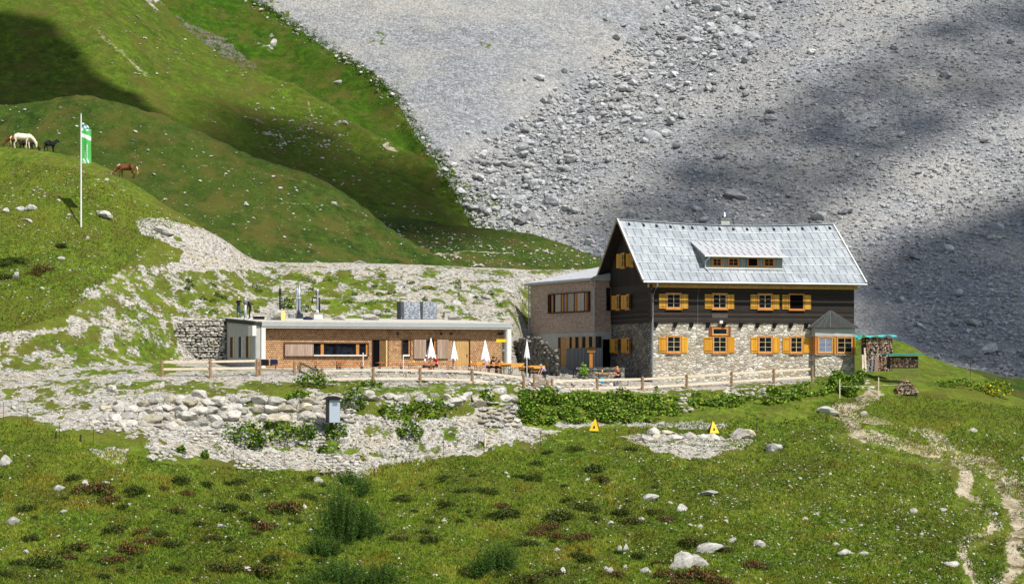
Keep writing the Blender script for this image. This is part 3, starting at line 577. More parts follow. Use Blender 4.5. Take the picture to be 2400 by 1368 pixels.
# shed dormer
DV = .25; xl, xr = HF.fx(1651, DV), HF.fx(1834, DV); zb = HF.z(631, 9, DV); zt = HF.z(600, 9, DV)+.12
ytop = 2.95; zt2 = 9.62
dm = MB().prism([(xl, DV, zb-.15), (xl, DV, zt), (xl, ytop, zt2), (xl, ytop, zt2-.5)], (xr-xl, 0, 0)).build('dormer', M_GREYPAINT, roof)
mb = MB()
def DP(x, s, h=0): return Vector((x, -.32+(ytop+.22)*s+0, 0))+Vector((0, 0, zt+.08-.12+(zt2-zt+.18)*s+h))
sl_ = (zt2-zt)/(ytop-DV)
def DP(x, s, h=0): v = DV-.5+(ytop-DV+.5)*s; return Vector((x, v, zt+.06+(v-DV)*sl_+h))
x0, x1 = xl-.14, xr+.14
for (a, b) in ((0, 1),): mb.prism([DP(x0, 0, -.1), DP(x0, 0, 0), DP(x0, 1, 0), DP(x0, 1, -.1)], (x1-x0, 0, 0))
dr = mb.build('dormer_roof', plain('pale_dormer_metal', lin(178,180,184), .5, .1, 3), dm)
mb = MB()
for r_ in range(3):
    for k in range(1, 12):
        x = x0+(x1-x0)*(k+(.4 if r_ % 2 else 0))/12; mb.bar(DP(x, r_/3+.01, .015), DP(x, (r_+1)/3-.01, .015), .03, .035)
for r_ in range(1, 3): mb.bar(DP(x0, r_/3, .02), DP(x1, r_/3, .02), .07, .04, 1)
mb.tube([DP(x0-.05, 0, -.07)+Vector((0, -.06, 0)), DP(x1+.05, 0, -.07)+Vector((0, -.06, 0))], .07, 8, 1)
mb.build('dormer_seam', [M_SEAM, M_BARR], dm)
mb = MB()
for k in range(6): y_ = DV+.2+k*.4; mb.box(xl-.03, xl-.003, y_, y_+.06, ZE+(y_+1.1)*.84, zt+(y_-DV)*sl_-.06)
mb.box(xl-.02, xr+.02, DV-.16, DV-.002, zb-.02, zb+.1, m=1); mb.build('dormer_trim', [M_CONC, M_BARR], dm)
for i, (a, b, c, d) in enumerate(((1668, 1692.5, 603, 625.5), (1705, 1732, 603, 625.5), (1751, 1777, 603, 625.5), (1788.5, 1815, 603.5, 626))):
    X2 = lambda p: HF.fx(p, DV); window(dm, FRONT(DV), X2(a), X2(b), HF.z(d, X2(a), DV), HF.z(c, X2(a), DV), 2, 2, cas=.1, sill=False, open_=i == 2, smat=M_FRAME)
xq = HF.fx(1661, DV-.3); mb = MB(); mb.tube([(xq, DV-.55, zt-.1), (xq, DV-.45, zt-.35), (xq-.2, DV-.1, zt-.6), (xq-.2, DV-.12, zt-1.1), (xq, DV-.5, zt-1.5), (xq+.1, DV-.75, zt-1.75), (xq-.15, -1.0, ZE+.15)], .055, 8); mb.build('dormer_downpipe', M_ZINC, dm)
# corner bay with pointed tin roof
bx0, bx1 = HF.fx(1911, -.7), HL+.02; bz0, bz1 = HF.z(830, 17, -.7), HF.z(788, 17, -.7); bm_ = HF.fx(1955, -.75)
poly = [(bx0, 0), (bx0, -.7), (bm_, -.85), (bx1, -.35), (bx1, 0)]
def ring(z): return [(x, y+.0, z) for x, y in poly]
bay = MB().prism(ring(-3.2), (0, 0, bz0+3.2)).build('bay_base', M_STONE, house)
MB().prism([(x, y*.985-.0, bz0+.002) for x, y in poly], (0, 0, bz1-bz0)).build('bay_wall', M_FRAME, bay)
MB().prism([(x+(.03 if x > bm_ else -.03), y-.04, bz1+.004) for x, y in poly], (0, 0, .66)).build('bay_frieze', M_CONC, bay)
apex = Vector((HF.fx(1947, -.2), -.12, HF.z(726, 16.5, 0))); rz_ = bz1+.68
rim = [(bx0-.45, .0), (bx0-.42, -.95), (bm_, -1.2), (bx1+.3, -.7), (bx1+.35, .0)]
mb = MB()
for k in range(4):
    a, b = Vector((*rim[k], rz_)), Vector((*rim[k+1], rz_)); mb.face([a, b, apex]); 
    for j in range(1, 4):
        q = a.lerp(b, j/4); mb.bar(q+Vector((0, -.01, .02)), apex.lerp(q, .08), .025, .03, 1)
mb.face([Vector((*p, rz_)) for p in rim]); mb.build('bay_roof', [M_TINDARK, M_SEAM], bay, recalc=False)
def seg(p, q):
    p, q = Vector((*p, 0)), Vector((*q, 0)); d = (q-p).normalized(); nn = Vector((d.y, -d.x, 0)); return (lambda a, n, z: tuple(p+d*a+nn*(n+.005)+Vector((0, 0, z)))), (q-p).length
F1, L1 = seg((bx0, -.7*.985), (bm_, -.85*.985)); F2, L2 = seg((bm_, -.85*.985), (bx1, -.35*.985))
window(bay, F1, .16, L1-.1, bz0+.06, bz1-.02, 2, 3, glass=M_SKYGLASS, cas=.1, sill=False); window(bay, F2, .16, L2-.22, bz0+.06, bz1-.02, 2, 3, glass=M_GLASS, cas=.1, sill=False)
for (FF_, a) in ((F1, L1-.02), (F2, L2-.08)):
    mb = MB()
    for k in range(10): z = bz0+.05+k*(bz1-bz0-.1)/10; mb.box(a-.07, a+.07, .02, .16, z, z+.09, FF_)
    mb.build('carved_post', M_SHUT2, bay)
MB().box(bx0-.03, bx1+.03, -.9, .0, bz0-.05, bz0-.004).build('bay_sill', M_CONC, bay)

# ---------------------------------------------------------------- shingled annex
AX, AY = (1395-CX)/FPX*153.5, 153.5; LX = 12.04; d_ = Vector((-.4417, .897, 0)).normalized()
AF = Frame(AX+d_.x*LX, AY+d_.y*LX, math.atan2(-d_.y, -d_.x)); AD = 7.5
annex = thing('shingled_annex', 'grey shingled two storey annex on concrete ground floor left of the dark house', 'building', (AF.ox, AF.oy, 0), AF.ang)
az0, az1 = 2.45, 6.75
MB().prism([(0, 0, az0), (LX, 0, az0), (LX, AD, az0), (0, AD, az0)], (0, 0, az1-az0)).build('shingle_wall', M_SHG, annex)
mb = MB(); mb.box(.3, LX-.05, .12, AD-.1, -3, az0-.004); mb.build('concrete_wall', M_CONC, annex)
sl2 = .21
mb = MB(); mb.prism([(-.3, -.35, az1-.05), (-.3, -.35, az1+.12), (-.3, AD+.2, az1+.12+(AD+.55)*sl2), (-.3, AD+.2, az1-.05)], (LX+.5, 0, 0), 1)
mb.build('roof', [M_WROOF, M_ROOFEDGE], annex)
mb = MB(); mb.prism([(-.34, -.42, az1+.125), (-.34, -.42, az1+.175), (-.34, AD+.25, az1+.175+(AD+.67)*sl2), (-.34, AD+.25, az1+.125+(AD+.67)*sl2)], (LX+.58, 0, 0))
for k in range(30): x = -.3+k*.42; mb.bar((x, -.42, az1+.19), (x, AD+.25, az1+.19+(AD+.67)*sl2), .04, .05)
mb.build('roof_cladding', plain('pale_roof_metal', lin(180,182,186), .6, .15, 2, metal=.1), annex)
MB().tube([(-.3, -.45, az1+.02), (LX+.2, -.45, az1+.02)], .08, 8).build('gutter', M_DOWN, annex)
MB().tube([(LX+.1, -.45, az1), (LX+.15, -.3, az1-.35), (LX+.12, -.15, az1-.7), (LX+.12, -.15, -1.5)], .07, 8).build('downpipe', M_DOWN, annex)
MB().tube([(-.06, -.12, az1), (-.06, -.12, az0)], .06, 8).build('downpipe', M_DOWN, annex)
AFx = lambda p: AF.fx(p, 0)
x0, x1 = AFx(1288), AFx(1384); z0, z1 = AF.z(735.5, AFx(1288), 0), AF.z(690.5, AFx(1288), 0); z0 = (z0+AF.z(729, x1, 0))/2; z1 = (z1+AF.z(681, x1, 0))/2
mb = MB(); mb.box(x0, x1, 0, .2, z1-.1, z1, FRONT()); mb.box(x0, x1, 0, .2, z0, z0+.1, FRONT()); mb.box(x0, x0+.1, 0, .197, z0+.1, z1-.1, FRONT()); mb.box(x1-.1, x1, 0, .197, z0+.1, z1-.1, FRONT())
bw = mb.build('window_band', M_BROWNF, annex); MB().box(x0+.1, x1-.1, .003, .02, z0+.1, z1-.1, FRONT()).build('pane', M_SKYGLASS, bw)
M_LIGHTP = planks('pale_grey_planks', lin(176,166,152), lin(196,186,172), .16, True, .4)
for a, b in ((1305.5, 1317.5), (1335.5, 1348.5), (1358.5, 1372)): MB().box(AFx(a), AFx(b), .1, .16, z0+.08, z1-.08, FRONT()).build('sliding_shutter', M_LIGHTP, bw)
for a in (1296, 1320, 1328, 1351, 1355, 1375): MB().box(AFx(a), AFx(a+2.4), .02, .14, z0+.1, z1-.1, FRONT()).build('mullion', M_FRAME, bw)
for a, b in ((1298, 1304.5), ): MB().box(AFx(a), AFx(b), .021, .03, z0+.1, z1-.1, FRONT()).build('pane', M_GLASS, bw)
MB().box(AFx(1290), AFx(1295.5), .021, .03, z0+.1, z1-.1, FRONT()).build('pane', M_DARK, bw)
# ground floor of the annex: door, clerestory, grey boards
q = FRONT(.12); AGx = lambda p: AF.fx(p, .12)
zc0, zc1 = AF.z(815, AGx(1360), 0), AF.z(789, AGx(1360), 0)
mb = MB(); mb.box(AGx(1315), AGx(1328), .0, .05, -1.4, zc1, q); mb.build('door', plain('tan_door', lin(176,138,86), .6, .15), annex, )
MB().box(AGx(1310), AGx(1315)-.01, .0, .09, -1.4, zc1, q).build('door_frame', M_BROWNF, annex)
MB().box(AGx(1329), AGx(1410), .002, .02, zc0, zc1, q).build('clerestory_pane', M_GLASS, annex)
for a in (1329, 1342.5, 1358.5, 1374.5, 1390.5): MB().box(AGx(a), AGx(a+7), .02, .09, zc0-.02, zc1+.02, q).build('clerestory_post', plain('tan_post', lin(190,148,96), .6, .2) if a == 1329 else bpy.data.materials['tan_post'], annex)
MB().box(AGx(1329), AGx(1412), .0, .1, -2, zc0-.04, q).build('grey_boarding', M_GRAYB, annex)
# return wall of the annex up to the gable
SD = lambda a, n, z: (LX+n, a, z)
MB().box(1.05, 1.45, .003, .05, 4.2, 6.1, SD).build('side_window', M_GLASS, annex); MB().box(1.45, 1.55, .003, .08, 4.2, 6.1, SD).build('mullion', M_FRAME, annex)
MB().box(.75, 1.5, -.045, -.01, -2, 1.8, SD).build('doorway', M_DARK, annex)

# ---------------------------------------------------------------- low terrace building
LF = Frame((600-CX)/FPX*140, 140.0, R(20)); LW = LF.fx(1195); LD = 14.0; lx = lambda p, y=0.0: LF.fx(p, y)
low = thing('terrace_building', 'long flat roofed building with reddish wooden shingles behind the terrace tables', 'building', (LF.ox, LF.oy, 0), LF.ang)
rs = .042                                                    # the roof rises to the back
xs0 = lx(612); zt_ = 3.0
RY = .55                                                     # the shingle wall stands back from the white frame
MB().prism([(0, .0, -2.5), (0, LD, -2.5), (0, LD, zt_-.3+LD*rs), (0, 0, zt_-.3)], (.35, 0, 0)).build('end_wall', M_CONC, low)
MB().box(.35, LW-.02, RY, RY+.3, -2.5, zt_-.35).build('shingle_wall', M_SHW, low)
MB().prism([(LW-.02, 0.0, -2.5), (LW-.02, LD, -2.5), (LW-.02, LD, zt_-.35+LD*rs), (LW-.02, 0, zt_-.35)], (-.3, 0, 0)).build('end_wall', M_CONCL, low)
MB().prism([(-.15, -.15, zt_-.3), (-.15, -.15, zt_-.03), (-.15, LD+.2, zt_-.03+LD*rs), (-.15, LD+.2, zt_-.3+LD*rs)], (.55, 0, 0)).build('left_fascia', M_TINDARK, low)
mb = MB(); mb.prism([(.42, -.18, zt_-.36), (.42, -.18, zt_-.03), (.42, LD+.2, zt_-.03+LD*rs), (.42, LD+.2, zt_-.36+LD*rs)], (LW-.35, 0, 0)); mb.build('roof', M_ROOFEDGE, low)
M_RGRAV = plain('roof_gravel', lin(196,192,182), .95, .35, 14, bump=.8)
MB().prism([(.0, .1, zt_-.02), (.0, .1, zt_+.03), (.0, LD+.1, zt_+.03+LD*rs), (.0, LD+.1, zt_-.02+LD*rs)], (LW-.1, 0, 0)).build('roof_gravel', M_RGRAV, low)
mb = MB(); mb.box(xs0, LW+.09, -.1, .1, zt_-.50, zt_-.363); mb.box(xs0, lx(622), -.1, RY-.003, -.8, zt_-.503); mb.box(lx(1188), LW+.09, -.1, RY-.003, -1.6, zt_-.503); mb.build('white_frame', M_WHITE, low)
MB().box(xs0+.3, LW-.3, .1, RY-.003, zt_-.5, zt_-.37).build('soffit', M_TINDARK, low)
MB().box(.352, xs0-.002, .25, .3, -2, zt_-.32).build('corner_panel', M_CONC, low)
q = FRONT(RY); xq_ = lambda p: LF.fx(p, RY); zq = lambda py, p=900: LF.z(py, LF.fx(p, RY), RY)
def opening(a, b, t, bt, nm, cas, fm, d=.12, base=None):
    x0, x1 = xq_(a), xq_(b); z0, z1 = zq(bt, a), zq(t, a); mb = MB()
    mb.box(x0, x1, 0, d, z1-cas, z1, q); mb.box(x0, x0+cas, 0, d-.003, z0, z1-cas, q); mb.box(x1-cas, x1, 0, d-.003, z0, z1-cas, q)
    if not base: mb.box(x0+cas, x1-cas, 0, d-.003, z0, z0+cas, q)
    o_ = mb.build(nm, fm, low); return o_, x0+cas, x1-cas, z0+(0 if base else cas), z1-cas
w, a0, a1, z0, z1 = opening(665, 863, 802.5, 836, 'window', .07, M_BROWNF, .16); w['label'] = 'long horizontal ribbon window half closed by a plank shutter'
MB().box(a0, a1, .003, .02, z0, z1, q).build('pane', M_GLASS, w)
MB().box(xq_(667), xq_(734), .07, .12, z0, z1-.01, q).build('sliding_shutter', M_LPLANK, w)
for a, b in ((751, 758), (834, 841), (857, 861)): MB().box(xq_(a), xq_(b), .02, .1, z0, z1, q).build('mullion', M_FRAME, w)
MB().box(xq_(735), xq_(858), .02, .17, z0, z0+.1, q).build('sill', M_WHITE, w)
w, a0, a1, z0, z1 = opening(872, 909.5, 795, 864, 'doorway', .05, M_BROWNF, .1, True); w['label'] = 'open doorway with its brown door leaf folded inward'
MB().box(a0, a1, .003, .02, z0, z1, q).build('opening', M_DARK, w); MB().box(xq_(889), xq_(904), .02, .05, z0, z1, q).build('door', plain('brown_door', lin(110,82,48), .7, .2), w); MB().box(xq_(904), xq_(907.5), .02, .08, z0, z1, q).build('door_edge', M_SASH, w)  # door leaf in plain brown
for (a, b, s0, s1) in ((942, 962, 969, 998), (999, 1022, 1024.5, 1051)):
    w, a0, a1, z0, z1 = opening(a, b, 795, 836, 'window', .05, M_BROWNF, .13)
    MB().box(a0, a1, .003, .02, z0, z1, q).build('pane', M_GLASS, w); MB().box(a1-.12, a1-.02, .02, .07, z0, z1, q).build('sash', M_FRAME, w); MB().box(a0-.02, a1-.05, .02, .18, z0, z0+.13, q).build('sill', M_WHITE, w)
    MB().box(xq_(s0), xq_(s1), .06, .1, zq(840, s0), zq(795.5, s0), q).build('sliding_shutter', M_LPLANK, w)
w, a0, a1, z0, z1 = opening(1062, 1101, 795, 865, 'doorway', .06, M_BROWNF, .12, True); dd = MB().box(a0, a1-.04, .003, .05, z0, z1, q).build('door', M_DOORW, w)
MB().box(a1-.22, a1-.17, .05, .1, z0+1.0, z0+1.2, q).build('handle', M_BLACK, dd)
for p in (931.5, 1033.5, 1056, 1169, 1175.5):
    x, z = xq_(p), zq(782, p); mb = MB(); mb.tube([q(x, .0, z), q(x, .16, z), q(x, .18, z)], [.1, .1, .05], 12); mb.build('wall_lamp', M_TINDARK, low)
# tall openings in the end wall, vent box
for k, (a, b, tp, bt) in enumerate(((540, 547, 790, 837), (560, 567, 789, 838), (577, 584, 787.5, 838))):
    y1, y0 = LF.fy(a), LF.fy(b); ym = (y0+y1)/2; z0, z1 = LF.z(bt, 0, ym), LF.z(tp, 0, ym); F = SIDE(0)
    ow = MB().box(y0, y1, .003, .03, z0, z1, F).build('tall_window', M_BROWNF if k != 1 else M_TINDARK, low)
    MB().box(y0-.45, y0-.04, .0, .06, z0, z1, F).build('jamb', M_SASH if k != 1 else M_CONCL, ow); MB().box(y0-.02, y0+.12, .03, .05, z0, z1, F).build('pane', M_BLACK, ow)
y1, y0 = LF.fy(589), LF.fy(600)+.1; MB().box(y0-.3, y1-.3, .02, .32, LF.z(787, 0, .6), LF.z(763, 0, .6), SIDE(0)).build('vent_box', M_WHITE, low)
MB().tube([(-.08, -.1, zt_-.4), (-.08, -.1, -.6)], .045, 8).build('downpipe', M_DOWN, low)
# ---------------------------------------------------------------- fences, terrace furniture, small things
M_POST = plain('fence_post_wood', lin(150,120,92), .85, .3, 6, bump=.4)
M_RAIL = plain('fence_rail_wood', lin(224,208,184), .8, .12, 4, bump=.3)
M_RAILG = plain('weathered_rail', lin(150,134,112), .85, .2, 4, bump=.3)
def gpt(px, Y, dz=0.0):
    X = (px-CX)/FPX*Y; return Vector((X, Y, NEAR.gz(X, Y)+dz))
def fence(name, label, posts, rails=(.93, .36), hp=1.22, rail=None, group=None, rw=.17, pr=.1, ztop=None):
    """posts: (px, Y, py of post top)"""
    P = []
    for p in posts:
        b = gpt(p[0], p[1]); zt = (HY-p[2])/FPX*p[1]; P.append((b, zt))
    root = thing(name, label, 'fence', P[0][0], 0, group); O = P[0][0]
    for b, zt in P:
        b = b-O; MB().tube([b+Vector((0, 0, -.3)), b+Vector((0, 0, zt-O.z-b.z-.02)), (b.x, b.y, zt-O.z)], [pr, pr*.95, pr*.7], 8).build('post', M_POST, root)
    for (b0, t0), (b1, t1) in zip(P[:-1], P[1:]):
        for dn in rails:
            a = Vector((b0.x, b0.y+.1, t0-dn))-O; c = Vector((b1.x, b1.y+.1, t1-dn))-O; e = (c-a).normalized()*.12
            MB().bar(a-e, c+e, .05, rw).build('rail', rail or M_RAIL, root)
    return root
fence('wooden_fence', 'pale two rail wooden fence at the left, in front of the stone filled baskets', [(380,134,843),(493,134,842),(603,134.5,840)], (.16, .68))
fence('wooden_fence', 'weathered grey low rail fence between the gap and the angled gate', [(609,134.8,841),(690,135.3,846)], (.75,), rail=M_RAILG)
fence('wooden_fence', 'short angled two rail fence running down toward the terrace corner', [(703,137,846),(746,133,866)], (.12, .75), rail=M_RAILG)
fence('wooden_fence', 'long pale two rail fence in front of the terrace tables', [(755,132.8,862),(875,133.4,860),(985,134,861),(1107,134.6,864),(1228,135.6,878)], (.2, .82))
fence('wooden_fence', 'very short sagging fence piece left of the long garden fence', [(1252,136.3,876),(1284,136.8,892)], (.25, .7), rail=M_RAILG)
fence('wooden_fence', 'pale two rail fence rising rightwards below the stone house front', [(1294,137,887),(1400,138.4,884),(1506,139.6,882),(1610,140.4,876),(1715,141,869),(1814,141.8,863),(1904,142.6,858)], (.2, .82))
# thin wire fence posts in the meadow
M_WIREP = plain('dark_thin_post', lin(58,52,46), .7, .3)
k_ = 0
def pole(px, py0, py1, r, label, mat, cat='post', group='thin meadow fence posts', name='fence_post'):
    p = NEAR.pt(px, py1); h = (py1-py0)/FPX*p[1]
    o_ = MB().tube([(0, 0, -.15), (0, 0, h)], r, 6).build(name, mat); o_.location = p; tag(o_, label, cat, group); return o_
for a in ((8,942,985),(65,955,1000),(139,990,1028),(219,1000,1041),(548,1056,1090),(560,1068,1096),(666,1062,1092),(780,1080,1112),(822,1075,1110),(961,1058,1090),(1040,1030,1070),(1122,1022,1050),(1267,1006,1042),(1443,998,1032),(1515,986,1024),(1773,980,1012),(2068+206,840,905)):
    pole(a[0], a[1], a[2], .018, 'thin dark stake of the light wire fence across the meadow', M_WIREP)
pole(131, 1012, 1028, .06, 'short stout dark stump post left of its twin on the gravel edge', M_WIREP, group='stout stump posts'); pole(189, 1018, 1034, .06, 'short stout dark stump post right of its twin on the gravel edge', M_WIREP, group='stout stump posts')
pole(1137, 1024, 1046, .07, 'short pale broken wooden post on the gravel bank', M_RAIL, group=None)
p1 = pole(1968, 890, 932, .045, 'pale thin wooden stake left of the path opening', M_RAIL, group='path gate stakes'); p2 = pole(2059, 884, 926, .045, 'pale thin wooden stake right of the path opening', M_RAIL, group='path gate stakes')
a, b = Vector(p1.location)+Vector((0, 0, .9)), Vector(p2.location)+Vector((0, 0, .75)); c = b+Vector((2.6, .3, .1))
w_ = MB().tube([a, a.lerp(b, .5)+Vector((0, 0, -.06)), b, c], .012, 5).build('fence_wire', M_RAIL); tag(w_, 'pale wire strung between the two thin stakes at the path', 'wire')
pole(1934, 812, 880, .03, 'grey metal sign pole in front of the stone bay', M_DOWN, group=None)

# flag
M_POLE = plain('white_flagpole', lin(232,230,222), .4, .05, 2)
b = gpt(190, 160); zt = (HY-268)/FPX*160; fp = thing('flagpole', 'tall white flagpole on the left hillside', 'flagpole', b)
MB().tube([(0, 0, -.3), (0, 0, zt-b.z)], [.075, .05], 10).build('pole', M_POLE, fp); MB().tube([(0, 0, zt-b.z), (0, 0, zt-b.z+.1)], .06, 8).build('cap', M_STEEL, fp)
t = NT('flag_cloth'); uv = t.n('SeparateXYZ', {'Vector': t.co}); M_FLAG = None
zf0, zf1 = (HY-384)/FPX*160, (HY-288)/FPX*160; FH = zf1-zf0; FWd = .82
def fl(u, v):  # u 0..1 out from pole, v 0 bottom..1 top; limp cloth
    drop = .32*u*u*(1 if v > .8 else .0)*(v-.8)/.2 if v > .8 else 0
    return Vector((.06+u*FWd*(.98-.12*(v > .9)*u), .10*math.sin(u*7+v*2.2)*u+.05*math.sin(v*9)*u, zf0-b.z+v*FH-drop*1.6))
nu, nv = 16, 70; V = []; F = []; col = []
gr, gd, wh, bl = lin(84,178,88), lin(58,140,66), lin(228,234,240), lin(70,96,150)
for j in range(nv+1):
    for i in range(nu+1):
        u, v = i/nu, j/nv; V.append(fl(u, v)); c = gr
        if .66-.10*u < v < .755-.10*u: c = wh
        elif v > .80: c = wh if (math.sin(u*13+v*31)+math.sin(v*47-u*9)) > .15 else (bl if v > .86 and (i+j) % 3 else gr)
        elif v < .12 and .1 < u < .8 and math.sin(u*17+v*40) > -.2: c = wh
        elif .12 < v < .48 and abs(u-.58) < .07 and (j % 4): c = wh
        elif .12 < v < .32 and abs(u-.38) < .05 and (j % 3): c = wh
        col.append(c)
for j in range(nv):
    for i in range(nu): a = j*(nu+1)+i; F.append((a, a+1, a+nu+2, a+nu+1))
fm = NT('printed_flag_cloth'); M_FLAG = fm.fin(fm.attrc('tint'), .7, None, 0, .1)
fo = np_mesh('flag', np.array([tuple(v) for v in V]), F, M_FLAG, colattr=col); fo.location = b
sm_ = fo.modifiers.new('thick', 'SOLIDIFY'); sm_.thickness = .006
tag(fo, 'limp green flag with white band and blue white print', 'flag')

# grey utility cabinet let into the boulder wall
cb = NEAR.pt(783, 1002); dcb = thing('utility_cabinet', 'narrow grey metal cabinet standing in a dark niche of the boulder wall', 'cabinet', ((783-CX)/FPX*126.2, 126.2, (HY-990)/FPX*126.2), R(20))
MB().box(-.42, .42, 0, .7, 0, 1.62).build('body', plain('dark_cabinet_side', lin(50,50,52), .6, .2), dcb)
dr_ = MB().box(-.34, .40, -.05, -.003, .02, 1.56).build('door', plain('cabinet_door_paint', lin(170,182,194), .45, .06), dcb)
MB().box(-.12, .22, -.07, -.053, 1.18, 1.42).build('vent_grille', plain('grille_grey', lin(120,128,136), .6, .3, 30), dr_)
mb = MB(); mb.prism([(-.62, -.2, 1.64), (-.3, -.2, 1.8), (.1, -.2, 1.84), (.55, -.2, 1.68), (.5, -.2, 1.6), (-.6, -.2, 1.58)], (0, 1.0, 0)); mb.build('lid', M_BLACK, dcb)
# yellow folding signs
M_YEL = plain('yellow_sign', lin(236,196,48), .6, .08)
for (px, py, lb, rz) in ((1395, 1009, 'yellow folding warning stand below the leafy garden bank, left one', -.35), (1671, 1014, 'yellow folding warning stand above the low stone wall, right one', .25)):
    p = NEAR.pt(px, py); s_ = thing('warning_stand', lb, 'warning sign', p, rz, 'yellow warning stands')
    for sg in (1, -1):
        mb = MB(); mb.prism([(-.36, sg*.3, 0), (.36, sg*.3, 0), (.06, sg*.03, .78), (-.06, sg*.03, .78)], (0, .02*sg, 0)); pn = mb.build('panel', M_YEL, s_)
        if sg < 0: mb = MB(); mb.prism([(-.09, -.265, .22), (.09, -.265, .22), (0, -.2, .42)], (0, -.02, 0)); mb.build('symbol', M_BLACK, pn)
    MB().tube([(-.05, 0, .76), (.0, 0, .9), (.05, 0, .76)], .025, 6).build('handle', M_YEL, s_); MB().bar((-.4, -.02, .0), (-.05, 0, .78), .05, .05).build('leg', M_BLACK, s_)
# hiking signpost by the terrace building
p = gpt(1176, 141.6); sp_o = thing('signpost', 'grey post with a yellow direction board beside the white end pillar', 'signpost', p)
zz = lambda py: (HY-py)/FPX*141.6-p.z
MB().tube([(0, 0, -.2), (0, 0, zz(797))], .03, 8).build('post', M_DOWN, sp_o)
MB().prism([(-.42, -.05, zz(801.5)), (.3, -.05, zz(801.5)), (.4, -.05, zz(798)), (.3, -.05, zz(794.5)), (-.42, -.05, zz(794.5))], (0, .03, 0)).build('direction_board', plain('signal_yellow', lin(244,206,20), .5, .04), sp_o)
MB().box(.03, .4, -.05, -.02, zz(823), zz(818)).build('small_board', M_DOWN, sp_o)

# beer tables and benches
M_TAB = plain('orange_table_wood', lin(204,110,44), .5, .15, 6); M_TAB2 = plain('golden_bench_wood', lin(214,158,72), .55, .15, 6); M_LEG = plain('dark_green_steel', lin(34,52,46), .5, .2)
def beer_table(label, group='beer tables on the terrace', mat=None):
    t_ = thing('beer_table', label, 'table', (0, 0, 0), 0, group); MB().box(-1.1, 1.1, -.33, .33, .72, .76).build('tabletop', mat or M_TAB, t_)
    for s_ in (-1, 1):
        mb = MB(); 
        for y in (-.27, .27): mb.bar((s_*.85, y, 0), (s_*.85, y*.8, .72), .035, .035)
        mb.bar((s_*.85, -.25, .3), (s_*.85, .25, .3), .03, .03); mb.bar((s_*.85, 0, .3), (s_*.45, 0, .7), .025, .025); mb.build('leg', M_LEG, t_)
    return t_
def bench(label, mat=None, back=False, L=1.1):
    t_ = thing('backrest_bench' if back else 'bench', label, 'bench', (0, 0, 0), 0, 'backrest benches on the terrace' if back else 'benches on the terrace'); MB().box(-L, L, -.13, .13, .44, .475).build('seat', mat or M_TAB, t_)
    for s_ in (-1, 1): mb = MB(); [mb.bar((s_*.85, y, 0), (s_*.85, y*.7, .44), .03, .03) for y in (-.13, .13)]; mb.bar((s_*.85, -.12, .2), (s_*.85, .12, .2), .025, .025); mb.build('leg', M_LEG, t_)
    if back:
        MB().box(-L, L, .17, .2, .66, .9).build('backrest', mat or M_TAB2, t_)
        for s_ in (-1, 0, 1): MB().bar((s_*L*.9, .15, .44), (s_*L*.9, .2, .9), .06, .04).build('back_post', mat or M_TAB2, t_)
    return t_
TB = beer_table('x'); BN = bench('x'); BB = bench('x', M_TAB2, True); TB2 = beer_table('x', mat=M_TAB2); used = set()
def putf(src, px, Y, label, rz=R(20), dz=0):
    o_ = src if src not in used else copy_tree(src); used.add(src)
    o_.location = gpt(px, Y, dz); o_.rotation_euler.z = rz; o_['label'] = label; return o_
TL = [(822,139.6,TB,'orange topped beer table below the long ribbon window'), (765,139.9,TB,'orange beer table left of the ribbon window table, near the gate'), (915,139.8,TB,'orange beer table in front of the open doorway'),
      (985,138.7,TB,'orange beer table where the person in the white cap sits'), (1075,138.9,TB,'orange beer table in front of the honey coloured door'), (1140,138.6,TB,'orange beer table under the third closed parasol'),
      (1170,140.6,TB2,'golden wooden table behind the dark clothed couple'), (1222,140.3,TB2,'golden wooden table at the right end of the terrace')]
for px_, Y_, src, lb in TL: putf(src, px_, Y_, lb)
BL = [(672,138.6,'single orange bench beside the hanging jackets, near the gate'), (822,138.9,'front bench of the table below the ribbon window'), (765,139.1,'front bench of the table near the gate'), (985,138.0,'front bench of the white cap person table'),
      (1035,139.9,'bench behind the person in red against the shingle wall'), (1075,138.2,'front bench of the table before the honey coloured door'), (1140,137.9,'front bench of the table under the third parasol'), (915,139.2,'front bench of the table at the open doorway')]
for px_, Y_, lb in BL: putf(BN, px_, Y_, lb)
for px_, Y_, lb in ((1150,141.3,'golden bench with backrest behind the dark clothed couple'), (1205,141.2,'golden bench with backrest right of the end pillar'), (1248,140.6,'golden backrest bench at the far right of the terrace')): putf(BB, px_, Y_, lb)
